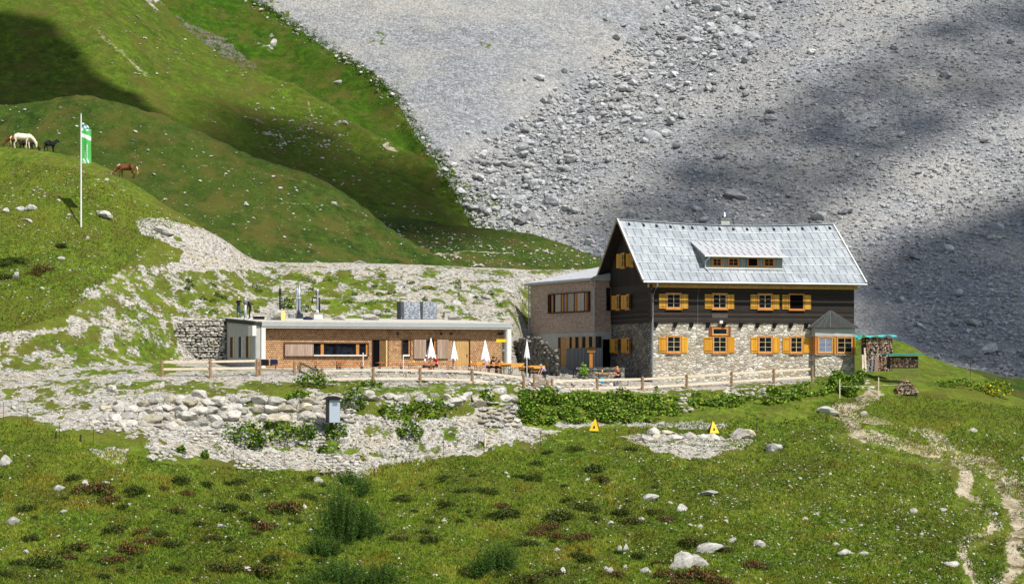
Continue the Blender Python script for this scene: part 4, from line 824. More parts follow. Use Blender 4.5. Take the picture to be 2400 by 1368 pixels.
# closed parasols
M_PAR = plain('white_parasol_cloth', lin(240,240,242), .85, .04, 3)
def parasol(label, px, Y, py_top, py_bot, wpx, lean=0.0):
    p = gpt(px, Y); o_ = thing('closed_parasol', label, 'parasol', p, random.random()*6, 'closed white parasols on the terrace'); zt = (HY-py_top)/FPX*Y-p.z; zb = (HY-py_bot)/FPX*Y-p.z
    MB().tube([(0, 0, 0), (0, 0, zt+.05)], .03, 8).build('pole', M_WHITE, o_)
    mb = MB(); n = 28; ringz = [(1, .03), (.85, .1), (.6, .2), (.35, .31), (.12, .4), (0, .42)]; w = wpx/2/FPX*Y/.42
    for k, (h, r_) in enumerate(ringz):
        for j in range(n):
            a = 2*math.pi*j/n; rr = r_*w*(1+.28*math.cos(a*6)*(1-h)+.08*math.sin(a*2+1)); zj = zb+(zt-zb)*h-(.14*(1-h)**3 if math.cos(a*6) > .3 else 0); mb.v.append((rr*math.cos(a)+lean*(1-h), rr*math.sin(a), zj))
    for k in range(len(ringz)-1):
        for j in range(n): mb.f.append((k*n+j, k*n+(j+1) % n, (k+1)*n+(j+1) % n, (k+1)*n+j)); mb.mi.append(0)
    mb.f.append(tuple(range(n))); mb.mi.append(0); mb.build('canopy', M_PAR, o_, True)
    mb = MB().box(-.25, .25, -.25, .25, 0, .1); mb.build('base', M_CONC, o_)
parasol('closed white parasol before the middle shutters, widest of the four', 1010, 139.2, 792, 836, 19); parasol('closed white parasol in front of the honey coloured door', 1064, 139.4, 799, 840, 17)
parasol('closed white parasol with billowing hem beside the dark clothed couple', 1137, 139.3, 797, 841, 21); parasol('narrow closed white parasol outside the building at the terrace end', 1235, 138.2, 796, 837, 12)
for px_, pt, lb in ((945,833,'empty white parasol pole below the small square window'), (851,826,'short white pole beside the orange table below the ribbon window')):
    p = gpt(px_, 139.4); o_ = MB().tube([(0, 0, 0), (0, 0, (HY-pt)/FPX*139.4-p.z)], .04, 8).build('parasol_pole', M_WHITE); o_.location = p; tag(o_, lb, 'pole')
# jackets on a line
for px_, c, lb, w in ((621,(.006,.006,.008,1),'black jacket hanging at the corner of the terrace building',.28), (642,lin(20,34,62),'navy jacket hanging right of the black one by the shingle wall',.27)):
    p = gpt(px_, 139.2); z0, z1 = (HY-857)/FPX*139.2-p.z, (HY-842)/FPX*139.2-p.z; mb = MB(); n = 9
    pts = [(-w, z1), (w, z1-.01), (w*1.1, z0+.05), (w*.6, z0), (-w*.5, z0+.03), (-w*1.08, z0)]
    mb.prism([(x, -.05, z) for x, z in pts], (0, .09, 0)); j = thing('hanging_jacket', lb, 'jacket', p); mb.build('cloth', plain('cloth_'+lb.split()[0], c, .9, .3), j)
    MB().bar((-w, 0, z1+.01), (w, 0, z1+.01), .02, .02).build('hanger', M_BLACK, j)
rk = thing('drying_rail', 'low white rail holding the two dark jackets', 'rail', gpt(632, 139.25)); zr = (HY-841)/FPX*139.2-rk.location.z
mb = MB(); mb.bar((-.75, .02, zr), (.75, .02, zr), .03, .03); mb.bar((-.75, .02, 0), (-.75, .02, zr), .03, .03); mb.bar((.75, .02, 0), (.75, .02, zr), .03, .03); mb.bar((.02, .02, 0), (.02, .02, zr), .03, .03); mb.build('frame', M_WHITE, rk)

# stuff on the flat roof: locate on the roof plane in the building frame
def rpt(px, py):          # point on the gravel roof seen at px,py
    lo, hi = 0.2, LD-.3
    f = lambda y: (HY-FPX*((zt_+.03+y*rs))/LF.Y(LF.fx(px, y), y))-py
    for _ in range(40):
        m = (lo+hi)/2
        if f(m) > 0: lo = m
        else: hi = m
    y = (lo+hi)/2; x = LF.fx(px, y); return Vector((LF.Xw(x, y), LF.Y(x, y), zt_+.03+y*rs))
def flue(name, label, px, py0, py1, parts):
    p = rpt(px, py1); h = (py1-py0)/FPX*p.y; o_ = thing(name, label, 'flue pipe', p, LF.ang)
    for nm, pts, r_, m in parts(h): MB().tube(pts, r_, 12).build(nm, m, o_, True)
    return o_
flue('flue_pipe', 'pale metal flue between the two workers on the flat roof', 575, 698, 749, lambda h: [('pipe', [(0,0,0),(0,0,h*.75)], .11, M_ZINC), ('cowl', [(0,0,h*.72),(0,0,h*.98),(0,0,h)], [.17,.17,.1], M_DOWN), ('foot', [(0,0,0),(0,0,.12)], [.19,.12], M_ZINC)])
flue('flue_pipe', 'slim black flue pipe left of the steel flues', 656.5, 672, 742, lambda h: [('pipe', [(0,0,0),(0,0,h*.8)], .09, M_BLACK), ('cap', [(0,0,h*.78),(0,0,h*.97),(0,0,h)], [.105,.105,.05], M_TINDARK)])
fd = flue('flue_pipe', 'pair of tall steel flues clamped together above a dark box', 700, 662, 746, lambda h: [('pipe', [(.06,0,0),(.06,0,h*.98)], .06, M_STEEL), ('pipe', [(-.13,0,0),(-.13,0,h*.80),(-.13,0,h*.83)], [.1,.1,.05], M_STEEL), ('outer_pipe', [(.1,.18,0),(.1,.18,h*.62)], .15, M_STEEL)])
MB().box(-.25, .2, -.08, .08, 1.7, 1.76).build('clamp', M_WHITE, fd); MB().box(-.2, .3, -.3, .3, 0, .42).build('dark_box', plain('black_box', lin(34,48,56), .6, .2), fd)
fe = flue('flue_pipe', 'steel flue with black elbow pipe on a pale box', 744, 677, 748, lambda h: [('pipe', [(0,-.08,0),(0,-.08,h*.86),(0,-.08,h*.9),(0,-.08,h)], [.07,.07,.13,.05], M_STEEL), ('outer_pipe', [(.12,.16,.3),(.12,.16,h*.72)], .16, M_BLACK), ('cone', [(-.02,-.08,.5),(-.02,-.08,.8)], [.17,.06], M_WHITE), ('elbow', [(-.02,.16,h*.7),(-.36,.16,h*.72),(-.4,.16,h*.66),(-.4,.16,h*.52)], .06, M_BLACK), ('head', [(.02,.1,h*.8),(.02,.1,h*.99)], [.16,.05], M_TINDARK)])
MB().box(-.36, .36, -.32, .32, 0, .44).build('plinth', M_CONCL, fe); MB().box(-.4, .4, -.36, .36, .442, .5).build('plinth_lid', M_CONC, fe)
# tarpaulined pallets
t = NT('crumpled_film'); M_FILM = t.fin(t.ramp(t.noise(9, 8, .8), [(.36, lin(70,74,84)), (.5, lin(128,134,144)), (.6, lin(196,202,210))]), .4, t.bump(t.noise(10, 4), .6, .06), 0, .4)
for px_, w, lb in ((958, 1.66, 'left of two pallets wrapped in silvery film on the flat roof'), (1003, 1.28, 'right of two pallets wrapped in silvery film on the flat roof')):
    p = rpt(px_, 748); o_ = thing('wrapped_pallet', lb, 'pallet load', p, LF.ang, 'film wrapped pallets'); h = 41/FPX*p.y; bm = bmesh.new(); bmesh.ops.create_grid(bm, x_segments=2, y_segments=2, size=1); bm.free()
    mb = MB(); n = 40
    for k in range(7):
        zz_ = h*k/6; 
        for j in range(n):
            a = 2*math.pi*j/n; c_, s_ = math.cos(a), math.sin(a); q_ = 1/max(abs(c_), abs(s_))**.9; flare = 1+.06*(1-k/6)+.035*math.sin(j*2.9+w*7)*(1-.6*k/6); mb.v.append((c_*q_*w/2*flare, s_*q_*.6*flare, zz_-(.03 if k == 6 else 0)))
    for k in range(6):
        for j in range(n): mb.f.append((k*n+j, k*n+(j+1) % n, (k+1)*n+(j+1) % n, (k+1)*n+j)); mb.mi.append(0)
    mb.f.append(tuple(6*n+j for j in range(n))); mb.mi.append(0); mb.build('film_cover', M_FILM, o_); MB().box(-w/2+.05, w/2-.05, -.5, .5, 0, .12).build('pallet', M_POST, o_)
    if px_ == 958: MB().box(-w/2-.06, -w/2+.22, -.62, .55, .02, h-.02).build('grey_side', plain('slate_film', lin(72,76,84), .7, .15), o_)
p = rpt(1047, 748); o_ = thing('grey_crate', 'plain grey block standing beside a pale rock on the flat roof', 'block', p, LF.ang); MB().box(-.27, .27, -.3, .3, 0, .58).build('body', M_CONC, o_); MB().box(-.29, .29, -.32, .32, .582, .62).build('lid', M_TINDARK, o_)
p = rpt(690, 744); o_ = thing('gas_bottle_crate', 'small grey lidded tub left of the dark flue box', 'tub', p+Vector((-.35, .6, 0)), LF.ang); mb = MB(); mb.tube([(0, 0, 0), (0, 0, .36)], [.24, .28], 14); mb.build('tub', M_DOWN, o_); MB().tube([(0, 0, .362), (0, 0, .41)], [.3, .28], 14).build('lid', M_WHITE, o_)
p = rpt(733, 746); o_ = thing('spray_can', 'red and white canister on a small box by the right flue', 'canister', p+Vector((-.1, -.1, 0)), 0); MB().tube([(0, 0, .3), (0, 0, .5)], .055, 10).build('can', plain('red_can', lin(204,50,36), .5, .05), o_); MB().tube([(0, 0, .502), (0, 0, .6)], [.045, .03], 10).build('cap', M_WHITE, o_); MB().box(-.18, .18, -.15, .15, 0, .298).build('box', plain('brown_carton', lin(150,134,112), .9, .1), o_)
p = rpt(719, 749); o_ = MB(); o_.tube([(-.3, 0, .08), (0, .02, .14), (.28, 0, .1), (.5, .05, .05)], [.1, .16, .13, .05], 8); o_ = o_.build('tool_bag', plain('dark_blue_bag', lin(40,48,70), .9, .3), None, True); o_.location = p; tag(o_, 'dark slumped bag of tools lying between the two steel flues', 'bag')
p = rpt(603, 748); o_ = thing('board_stack', 'pale panel on a dark trestle behind the stooping worker', 'panel', p, LF.ang); MB().box(-.35, .5, -.3, .3, .24, .29).build('panel', M_RAIL, o_); MB().box(-.3, .55, -.2, .2, 0, .235).build('trestle', M_BLACK, o_)

# woodsheds on the right
M_TARP = plain('turquoise_tarp', lin(64,168,166), .6, .3, 6); M_LOGC = None
lg = NT('log_ends'); M_LOG = lg.fin(lg.attrc('tint'), .9, lg.bump(lg.noise(20, 3), .4, .02), 0, .1)
def logpile(name, parent, W_, H_, D_, r0, r1, seed, dark=.35, mound=False, origin=(0, 0, 0)):
    rr = random.Random(seed); V = []; F = []; T = []; z = r1; 
    while z < H_:
        x = -W_/2+r1+(rr.random()*.05)
        half = W_/2*(1-(z/H_)**1.6) if mound else W_/2
        x = -half+r1
        while x < half-r1*.4:
            r_ = rr.uniform(r0, r1); n = 7; i = len(V); ph = rr.random()*6; tilt = rr.uniform(-.5, .5) if mound or rr.random() < .3 else rr.uniform(-.08, .08); dd = rr.uniform(-.08, .06); c = rr.choice([lin(196,172,140), lin(150,122,98), lin(110,90,76), lin(150,150,146), lin(70,58,50), lin(170,120,96), lin(206,196,180)])
            for e, yy in ((0, -D_/2+dd), (1, D_/2)):
                for j in range(n):
                    a = ph+2*math.pi*j/n; q_ = r_*(1 if j % 2 else .75); V.append((origin[0]+x+math.cos(a)*q_+(tilt*.5 if e else 0), origin[1]+yy, origin[2]+z+math.sin(a)*q_+(tilt*.12 if e else 0))); T.append(c if e == 0 else tuple(k*.5 for k in c[:3])+(1,))
            for j in range(n): F.append((i+j, i+(j+1) % n, i+n+(j+1) % n, i+n+j))
            F.append((i, i+1, i+2, i+3)); F.append((i, i+3, i+4, i+6)); F.append((i+4, i+5, i+6, i+4))
            x += r_*1.75
        z += r1*1.5
    F = [f for f in F if len(set(f)) == 4]
    o_ = np_mesh(name, V, F, M_LOG, smooth=False, colattr=T)
    if parent: o_.parent = parent
    return o_
p = Vector(((2056-CX)/FPX*148, 148, (HY-869)/FPX*148)); w1 = thing('woodshed', 'tall stack of split firewood under a turquoise tarp right of the house', 'woodshed', p, R(8)); H1 = 86/FPX*148; W1 = 2.2
logpile('firewood', w1, W1, H1-.3, 1.1, .05, .085, 3)
MB().box(-W1/2-.02, W1/2+.02, -.4, .6, 0, H1-.35).build('backing', M_DARKP, w1)
for x, y in ((-W1/2-.06, -.55), (W1/2+.06, -.55), (-1.75, -.4)): MB().bar((x, y, 0), (x, y, H1-.12), .07, .07).build('post', M_DOWN if x < -1.2 else M_POST, w1)
V = []; F = []
for j in range(9):
    for i in range(33): x = -1.85+3.25*i/32; V.append((x, -.8+1.6*j/8, H1-.08+.035*math.sin(x*2.3)+.02*math.sin(x*17+j)-(.09 if j == 0 else 0)*(1+.9*math.sin(x*6.1+1))-(.25 if i < 3 and j < 5 else 0)))
for j in range(8):
    for i in range(32): a = j*33+i; F.append((a, a+1, a+34, a+33))
tp = np_mesh('tarp', V, F, M_TARP, parent=w1); md = tp.modifiers.new('thick', 'SOLIDIFY'); md.thickness = .02
mb = MB(); 
for k in range(12): mb.bar((-1.8, -.5, .3+k*.2), (-1.1, -.5, .3+k*.2), .01, .01); mb.bar((-1.8+k*.06, -.5, .2), (-1.8+k*.06, -.5, H1-.3), .01, .01)
mb.build('net', M_LEG, w1)
for k, (x0, x1, h, c) in enumerate(((2016,2021,40,0),(2027,2036,31,1),(2036,2046,43,1),(2045,2056,38,2),(2022.5,2026,56,0))):
    xx0, xx1 = [(q_-2056)/FPX*147.2 for q_ in (x0, x1)]; hh = h/FPX*147.2; o_ = MB().prism([(xx0, -.75, .0), (xx0+.17+(.13 if c == 2 else 0), -.75, .0), (xx1, -.62, hh), (xx1-.17-(.13 if c == 2 else 0), -.62, hh)], (0, .03, 0))
    o_ = o_.build('leaning_board', [M_RAIL, M_GRAYB, plain('pinkish_board', lin(150,124,112), .8, .15)][c]); o_.location = p+Vector((0, 0, -.05)); o_['label'] = ['long thin pale board leaning left at the woodshed, shortest of the outer pair', 'short grey board leaning on the firewood', 'tall grey board leaning on the firewood beside the wide one', 'widest pinkish brown board leaning on the firewood', 'tallest thin board standing close to the shed post'][k]; o_['category'] = 'board'; o_['group'] = 'boards leaning on the woodshed'
p = Vector(((2117-CX)/FPX*145.5, 145.5, (HY-898)/FPX*145.5)); w2 = thing('woodshed', 'low roofed log store with wire netting, turquoise sheet on top', 'woodshed', p, R(5)); H2 = 68/FPX*145.5
logpile('stacked_logs', w2, 2.3, .78, .9, .06, .1, 5, origin=(0, .2, H2-1.05)); MB().box(-1.15, 1.15, -.2, .6, H2-1.1, H2-.16).build('backing', M_DARKP, w2)
for x in (-1.25, 1.25): 
    for y in (-.5, .6): MB().bar((x, y, -.3), (x, y, H2-.1), .06, .06).build('post', M_DARKP, w2)
MB().prism([(-1.35, -.7, H2-.1), (1.5, -.7, H2-.06), (1.5, -.7, H2-.02), (-1.35, -.7, H2-.05)], (0, 1.5, .1)).build('roof_sheet', plain('teal_sheet', lin(40,120,112), .6, .3, 6), w2)
mb = MB()
for k in range(26): mb.bar((-1.2+k*.094, -.52, -.1), (-1.2+k*.094, -.52, H2-.2), .012, .012)
for k in range(20): mb.bar((-1.22, -.53, -.05+k*.1), (1.2, -.53, -.05+k*.1), .012, .012)
mb.build('wire_netting', plain('rusty_wire', lin(120,104,80), .7, .2), w2)
p = NEAR.pt(2122, 924); lp = logpile('firewood_heap', None, 1.95, 1.25, .9, .045, .08, 9, mound=True); lp.location = p; tag(lp, 'loose mound of cut firewood on the grass below the log store', 'firewood heap')
p = NEAR.pt(2068, 906); lump = MB(); 
# covered dark heap next to it is built with the boulders

# things before the annex
p = gpt(1385, 147.5); o_ = thing('wooden_fountain', 'wooden pillar fountain with a small roof in front of the annex', 'fountain', p)
zc = lambda py: (HY-py)/FPX*147.5-p.z
MB().box(-.12, .14, -.12, .12, 0, zc(824)).build('pillar', plain('golden_beam', lin(180,118,50), .6, .15), o_); MB().box(-.3, .34, -.2, .2, zc(825), zc(817)).build('box', M_FRAME, o_)
MB().prism([(-.38, -.3, zc(817)), (0, -.3, zc(812)), (.42, -.3, zc(817)), (.42, -.3, zc(818.2)), (-.38, -.3, zc(818.2))], (0, .6, 0)).build('roof', plain('mossy_roof', lin(36,46,26), .9, .4), o_)
p = gpt(1400, 143.8); o_ = thing('stone_trough', 'long low dark stone trough before the house gable', 'trough', p, R(-3)); zc = lambda py: (HY-py)/FPX*143.8-p.z
MB().box(-1.7, 1.7, -.35, .35, -.1, zc(868)).build('wall', M_DARKSTONE, o_); MB().box(-1.75, 1.75, -.4, .4, zc(868)+.003, zc(866)).build('slab', plain('dark_slab', lin(84,82,76), .8, .2), o_)
o_ = MB().box(-2.1, 1.75, -.3, .3, -.2, .95).build('stone_wall', M_DARKSTONE); o_.location = gpt(1412, 147.0); tag(o_, 'low rubble wall at the foot of the annex doorway', 'wall')
def bistro(px, Y, lb): p = gpt(px, Y); o_ = thing('bistro_table', lb, 'table', p, 0, 'black bistro tables'); MB().box(-.42, .42, -.3, .3, .72, .75).build('tabletop', M_BLACK, o_); mb = MB(); mb.tube([(0, 0, .03), (0, 0, .72)], .03, 6); mb.build('leg', M_BLACK, o_); MB().box(-.25, .25, -.2, .2, 0, .03).build('base', M_BLACK, o_)
bistro(1344, 143.4, 'small black bistro table before the tan annex door')
p = gpt(1318, 142.6); o_ = thing('folding_chair', 'black folding chair beside the bistro table, seen from the side', 'chair', p, .3); MB().box(-.2, .2, -.2, .2, .44, .47).build('seat', M_BLACK, o_)
for s_ in (-1, 1): MB().bar((-.2, s_*.2, 0), (.25, s_*.2, .45), .025, .025).build('leg', M_BLACK, o_); MB().bar((.22, s_*.2, 0), (-.28, s_*.2, .95), .025, .025).build('leg', M_BLACK, o_)
MB().box(-.3, -.26, -.19, .19, .62, .92).build('backrest', M_BLACK, o_)
tt = putf(TB2, 1428, 141.2, 'pale wooden picnic table where the blond person sits', R(3)); bb = putf(BN, 1446, 140.6, 'bench under the blond person at the picnic table', R(3)); 
p = gpt(1410, 140.4); o_ = thing('backpack', 'turquoise backpack standing on the ground under the picnic table', 'backpack', p); M_TURQ = plain('turquoise_cloth', lin(30,150,186), .7, .15)
bm = bmesh.new(); bmesh.ops.create_icosphere(bm, subdivisions=2, radius=1); 
for v in bm.verts: v.co.x *= .22; v.co.y *= .14; v.co.z = v.co.z*.27+.25
me = bpy.data.meshes.new('pack'); bm.to_mesh(me); bm.free(); me.materials.append(M_TURQ); q_ = bpy.data.objects.new('pack', me); C.objects.link(q_); q_.parent = o_; MB().box(-.12, .12, -.17, -.1, .1, .26).build('pocket', M_TURQ, o_); MB().tube([(-.1, .08, .45), (-.1, .16, .3), (-.1, .1, .1)], .018, 6).build('strap', M_BLACK, o_)
def onT(name, lb, cat, tb, dx, dy, pieces):
    bpy.context.view_layer.update(); c_, s_ = math.cos(tb.rotation_euler.z), math.sin(tb.rotation_euler.z); l = tb.location; o_ = thing(name, lb, cat, (l.x+dx*c_-dy*s_, l.y+dx*s_+dy*c_, l.z+.762))
    for nm, pts, r_, m in pieces: MB().tube(pts, r_, 10).build(nm, m, o_, True)
M_BEER = plain('beer_amber', lin(236,176,40), .2, .1); 
onT('beer_glass', 'full beer glass with foam on the picnic table', 'glass', tt, -.55, -.1, [('glass', [(0,0,0),(0,0,.2)], [.04,.05], M_BEER), ('foam', [(0,0,.202),(0,0,.25)], [.05,.04], M_WHITE)])
ths = {o_['label']: o_ for o_ in C.objects if o_.get('category') == 'table'}
for k, (lb, dx, dy, what) in enumerate((('orange beer table where the person in the white cap sits', -.5, 0, 'beer glass left of the white cap person'), ('orange beer table where the person in the white cap sits', .9, .1, 'beer glass before the person in red'), ('orange beer table in front of the honey coloured door', 1.0, 0, 'beer glass near the honey coloured door'), ('golden wooden table behind the dark clothed couple', .2, 0, 'beer glass beside the grey haired person'), ('golden wooden table at the right end of the terrace', .2, 0, 'beer glass before the dark haired person'))):
    onT('beer_glass', what, 'glass', ths[lb], dx, dy, [('glass', [(0,0,0),(0,0,.2)], [.05,.06], M_BEER), ('foam', [(0,0,.202),(0,0,.24)], [.06,.05], M_WHITE)])
# little ridge of a hut beyond the berm
for px_, lb, w in ((842, 'white ridge of a small hut just showing above the gravel crest', 1.2), (741, 'low grey object just showing above the gravel crest', .5)):
    X_, Y_, z_ = at(px_, 617, 186); o_ = thing('small_hut', lb, 'hut', (X_, Y_, z_-2.2)); MB().prism([(-w, 0, 0), (w, 0, 0), (w, 0, 1.85), (0, 0, 2.35), (-w, 0, 1.85)], (0, 2, 0)).build('wall', M_WHITE if w > 1 else M_DOWN, o_)
    MB().prism([(-w-.2, -.1, 1.87), (0, -.1, 2.4), (w+.2, -.1, 1.87), (w+.2, -.1, 1.97), (0, -.1, 2.5), (-w-.2, -.1, 1.97)], (0, 2.2, 0)).build('roof', M_WROOF, o_)

# ---------------------------------------------------------------- people and animals (skin surfaces)
def skinned(name, joints, edges, root, mats, pick, parent=None, sub=1):
    names = list(joints); me = bpy.data.meshes.new(name); me.from_pydata([joints[n][0] for n in names], [(names.index(a), names.index(b)) for a, b in edges], [])
    o = bpy.data.objects.new(name, me); C.objects.link(o); sm = o.modifiers.new('skin', 'SKIN'); sd = o.modifiers.new('sub', 'SUBSURF'); sd.levels = sub; sd.render_levels = sub
    for i, n in enumerate(names):
        r_ = joints[n][1]; me.skin_vertices[0].data[i].radius = r_ if isinstance(r_, tuple) else (r_, r_); me.skin_vertices[0].data[i].use_root = (n == root)
    dg = bpy.context.evaluated_depsgraph_get(); ev = o.evaluated_get(dg); m2 = bpy.data.meshes.new_from_object(ev); bpy.data.objects.remove(o)
    for m in mats: m2.materials.append(m)
    segs = [(Vector(joints[a][0]), Vector(joints[b][0]), a, b) for a, b in edges]
    for p in m2.polygons:
        c = p.center; best = None
        for A, B, a, b in segs:
            d = B-A; t_ = max(0, min(1, (c-A).dot(d)/max(d.length_squared, 1e-9))); q_ = (c-A-d*t_).length
            if best is None or q_ < best[0]: best = (q_, a, b, t_)
        p.material_index = pick(best[1], best[2], best[3], c); p.use_smooth = True
    q_ = bpy.data.objects.new(name, m2); C.objects.link(q_)
    if parent: q_.parent = parent
    return q_
M_SKIN = plain('skin', lin(214,160,130), .6, .06, 6); CL = {}
def cloth(c):
    if c not in CL: CL[c] = plain('cloth', lin(*c), .85, .2, 8)
    return CL[c]
def person(label, loc, rz, pose, shirt, trousers, hair, cap=None, short=True, scale=1.0, dress=None, group=None):
    root = thing('person', label, 'person', loc, rz, group); root.scale = (scale,)*3
    P = dict(pose); J = {}; hp = Vector(P['hip']); ln = P['lean']; up = Vector((P.get('side', 0), -math.sin(ln), math.cos(ln))).normalized()
    J['hip'] = (hp, (.15, .11)); J['waist'] = (hp+up*.18, (.13, .095)); J['chest'] = (hp+up*.36, (.165, .11)); J['neckb'] = (hp+up*.50, (.08, .07)); hl = P.get('head', ln); hu = Vector((0, -math.sin(hl), math.cos(hl)))
    J['neck'] = (hp+up*.56, .052); J['headb'] = (J['neck'][0]+hu*.07, (.065, .075)); J['head'] = (J['neck'][0]+hu*.16, (.078, .095)); J['crown'] = (J['neck'][0]+hu*.235, (.05, .06)); fw_ = Vector((0, -math.cos(hl), -math.sin(hl))); J['nose'] = (J['head'][0]+fw_*.105-hu*.015, .016)
    E = [('hip', 'waist'), ('waist', 'chest'), ('chest', 'neckb'), ('neckb', 'neck'), ('neck', 'headb'), ('headb', 'head'), ('head', 'crown'), ('head', 'nose')]
    for s, S_ in ((1, 'R'), (-1, 'L')):
        sh = hp+up*.47+Vector((s*.17, 0, 0)); J['sh'+S_] = (sh, .055); J['el'+S_] = (Vector(P['el'+S_]), .042); wr = Vector(P['ha'+S_]); J['wr'+S_] = (wr, .028); d = (wr-Vector(P['el'+S_])).normalized(); J['pa'+S_] = (wr+d*.07, (.036, .02))
        E += [('neckb', 'sh'+S_), ('sh'+S_, 'el'+S_), ('el'+S_, 'wr'+S_), ('wr'+S_, 'pa'+S_)]; a = d.orthogonal().normalized()
        for k in range(4): J[f'f{k}{S_}'] = (wr+d*(.15-.01*abs(k-1.3))+a*(k-1.5)*.02+Vector((0, -.012, -.01)), .009); E.append(('pa'+S_, f'f{k}{S_}'))
        J['th'+S_] = (wr+d*.08-a*.055, .01); E.append(('pa'+S_, 'th'+S_))
        J['kn'+S_] = (Vector(P['kn'+S_]), .062); J['an'+S_] = (Vector(P['an'+S_]), .042); J['to'+S_] = (Vector(P['an'+S_])+Vector((0, -.16, -.05)), .036); J['gl'+S_] = (hp+Vector((s*.09, 0, -.06)), .095)
        E += [('hip', 'gl'+S_), ('gl'+S_, 'kn'+S_), ('kn'+S_, 'an'+S_), ('an'+S_, 'to'+S_)]
    def pick(a, b, t_, c):
        if a[:2] in ('ne', 'he') and b not in ('sh',) and a != 'neckb': return 0
        if b[:2] in ('pa',) or b[0] == 'f' and len(b) == 3 or b[:2] == 'th' and a[:2] == 'pa' : return 0
        if b[:2] == 'wr': return 0 if (short) else 1
        if b[:2] == 'el': return 0 if (short and t_ > .55) else 1
        if b[:2] == 'to': return 3
        if b[:2] in ('kn', 'an', 'gl') or (a == 'hip' and t_ < .25): return 2
        return 1
    body = skinned('body', J, E, 'hip', [M_SKIN, cloth(shirt), cloth(trousers), M_BLACK], pick, root)
    hd = J['head'][0]; bm = bmesh.new(); bmesh.ops.create_icosphere(bm, subdivisions=3, radius=1); 
    for v in bm.verts: v.co = Vector((v.co.x*.098, v.co.y*.118, v.co.z*.12))
    bmesh.ops.delete(bm, geom=[v for v in bm.verts if v.co.z < -.02 and v.co.y < .02 or v.co.y < -.085 and v.co.z < .045 or v.co.z < -.09], context='VERTS'); rot = Matrix.Rotation(hl, 4, 'X')
    for v in bm.verts: v.co = hd+hu*.02+(rot @ v.co)
    me = bpy.data.meshes.new('hair'); bm.to_mesh(me); bm.free(); me.materials.append(cloth(hair)); h_ = bpy.data.objects.new('hair', me); C.objects.link(h_); h_.parent = root; sm = h_.modifiers.new('t', 'SOLIDIFY'); sm.thickness = .012
    for s in (-1, 1): q_ = hd+fw_*.098+Vector((s*.035, 0, 0))+hu*.01; MB().box(q_.x-.012, q_.x+.012, q_.y-.008, q_.y+.006, q_.z-.006, q_.z+.006).build('eye', M_BLACK, root)
    q_ = hd+fw_*.09-hu*.06; MB().box(q_.x-.022, q_.x+.022, q_.y-.008, q_.y+.006, q_.z-.004, q_.z+.004).build('mouth', plain('lips', lin(150,80,72), .6, .05), root)
    if cap:
        q_ = hd+hu*.075; mb = MB(); mb.tube([q_-hu*.03, q_+hu*.03, q_+hu*.07], [.118, .105, .05], 14); a_ = q_+fw_*.09-hu*.02; mb.bar(a_, a_+fw_*.11-hu*.02, .15, .015); mb.build('cap', cloth(cap), root)
    return root
STAND = dict(hip=(0, 0, .93), lean=.04, elR=(.27, -.05, 1.12), haR=(.2, -.3, 1.12), elL=(-.27, .02, 1.12), haL=(-.24, -.05, .88), knR=(.11, -.03, .5), anR=(.12, .02, .09), knL=(-.11, -.02, .5), anL=(-.14, .02, .09))
REACH = dict(STAND, elR=(.33, -.12, 1.18), haR=(.24, -.36, 1.28), elL=(-.3, -.1, 1.16), haL=(-.12, -.34, 1.26), lean=.06, head=.25)
STOOP = dict(STAND, lean=.42, head=.8, elR=(.26, -.36, 1.02), haR=(.2, -.46, .8), elL=(-.25, -.36, 1.02), haL=(-.16, -.52, 1.1), hip=(0, .08, .92))
SIT = dict(hip=(0, .05, .56), lean=.12, head=.15, elR=(.27, -.12, .74), haR=(.16, -.38, .82), elL=(-.27, -.12, .74), haL=(-.14, -.38, .82), knR=(.13, -.42, .52), anR=(.12, -.4, .09), knL=(-.13, -.42, .52), anL=(-.14, -.4, .09))
SITL = dict(SIT, lean=.3, head=.45, elR=(.25, -.25, .78), haR=(.1, -.46, .98), elL=(-.25, -.25, .78), haL=(-.08, -.46, .95))
CROUCH = dict(hip=(0, .15, .62), lean=.85, head=.6, elR=(.2, -.42, .62), haR=(.18, -.5, .38), elL=(-.2, -.42, .62), haL=(-.16, -.52, .36), knR=(.12, -.1, .42), anR=(.12, .1, .08), knL=(-.12, -.1, .42), anL=(-.12, .12, .08))
person('person in black T-shirt and blue jeans standing on the roof, back turned', rpt(559, 746.5)+Vector((0, 0, .02)), R(160), REACH, (22,24,28), (52,78,120), (190,180,164))
person('person all in dark clothes stooping over the pale flue on the flat roof', rpt(585, 747.5)+Vector((0, 0, .02)), R(-78), STOOP, (20,22,26), (24,22,30), (30,24,22))
def seat(px, Y, dz=-.0): return gpt(px, Y, dz)
person('person in white shirt and white cap seated at an orange table', seat(994, 139.3), R(75), SITL, (236,236,232), (70,74,84), (80,60,50), cap=(238,236,232))
person('person in red top seated behind the widest closed parasol', seat(1022, 139.9), R(-40), SIT, (190,36,60), (60,40,40), (190,140,90))
person('person in black seated beside the billowing parasol, leaning on the table', seat(1151, 140.8), R(70), SITL, (26,30,34), (30,30,36), (60,44,34))
person('grey haired person in dark clothes seated at the golden table', seat(1165, 140.9), R(15), SIT, (34,36,40), (34,36,44), (176,164,140))
person('pale shirted person half hidden behind the third parasol', seat(1141, 141.0), R(5), SIT, (220,206,204), (80,80,90), (120,80,60))
person('dark haired person in black seated at the right end table by the narrow parasol', seat(1234, 139.6), R(15), SIT, (22,22,26), (20,20,26), (18,16,16))
person('child in lavender shirt and dark trousers bending down at the dark stone wall', gpt(1276, 140.6), R(-60), CROUCH, (176,176,214), (30,32,44), (206,180,140), scale=.86)
person('blond person in navy top with white stripe seated at the picnic table', seat(1453, 140.3), R(-70), SITL, (26,36,66), (150,160,190), (196,150,84))
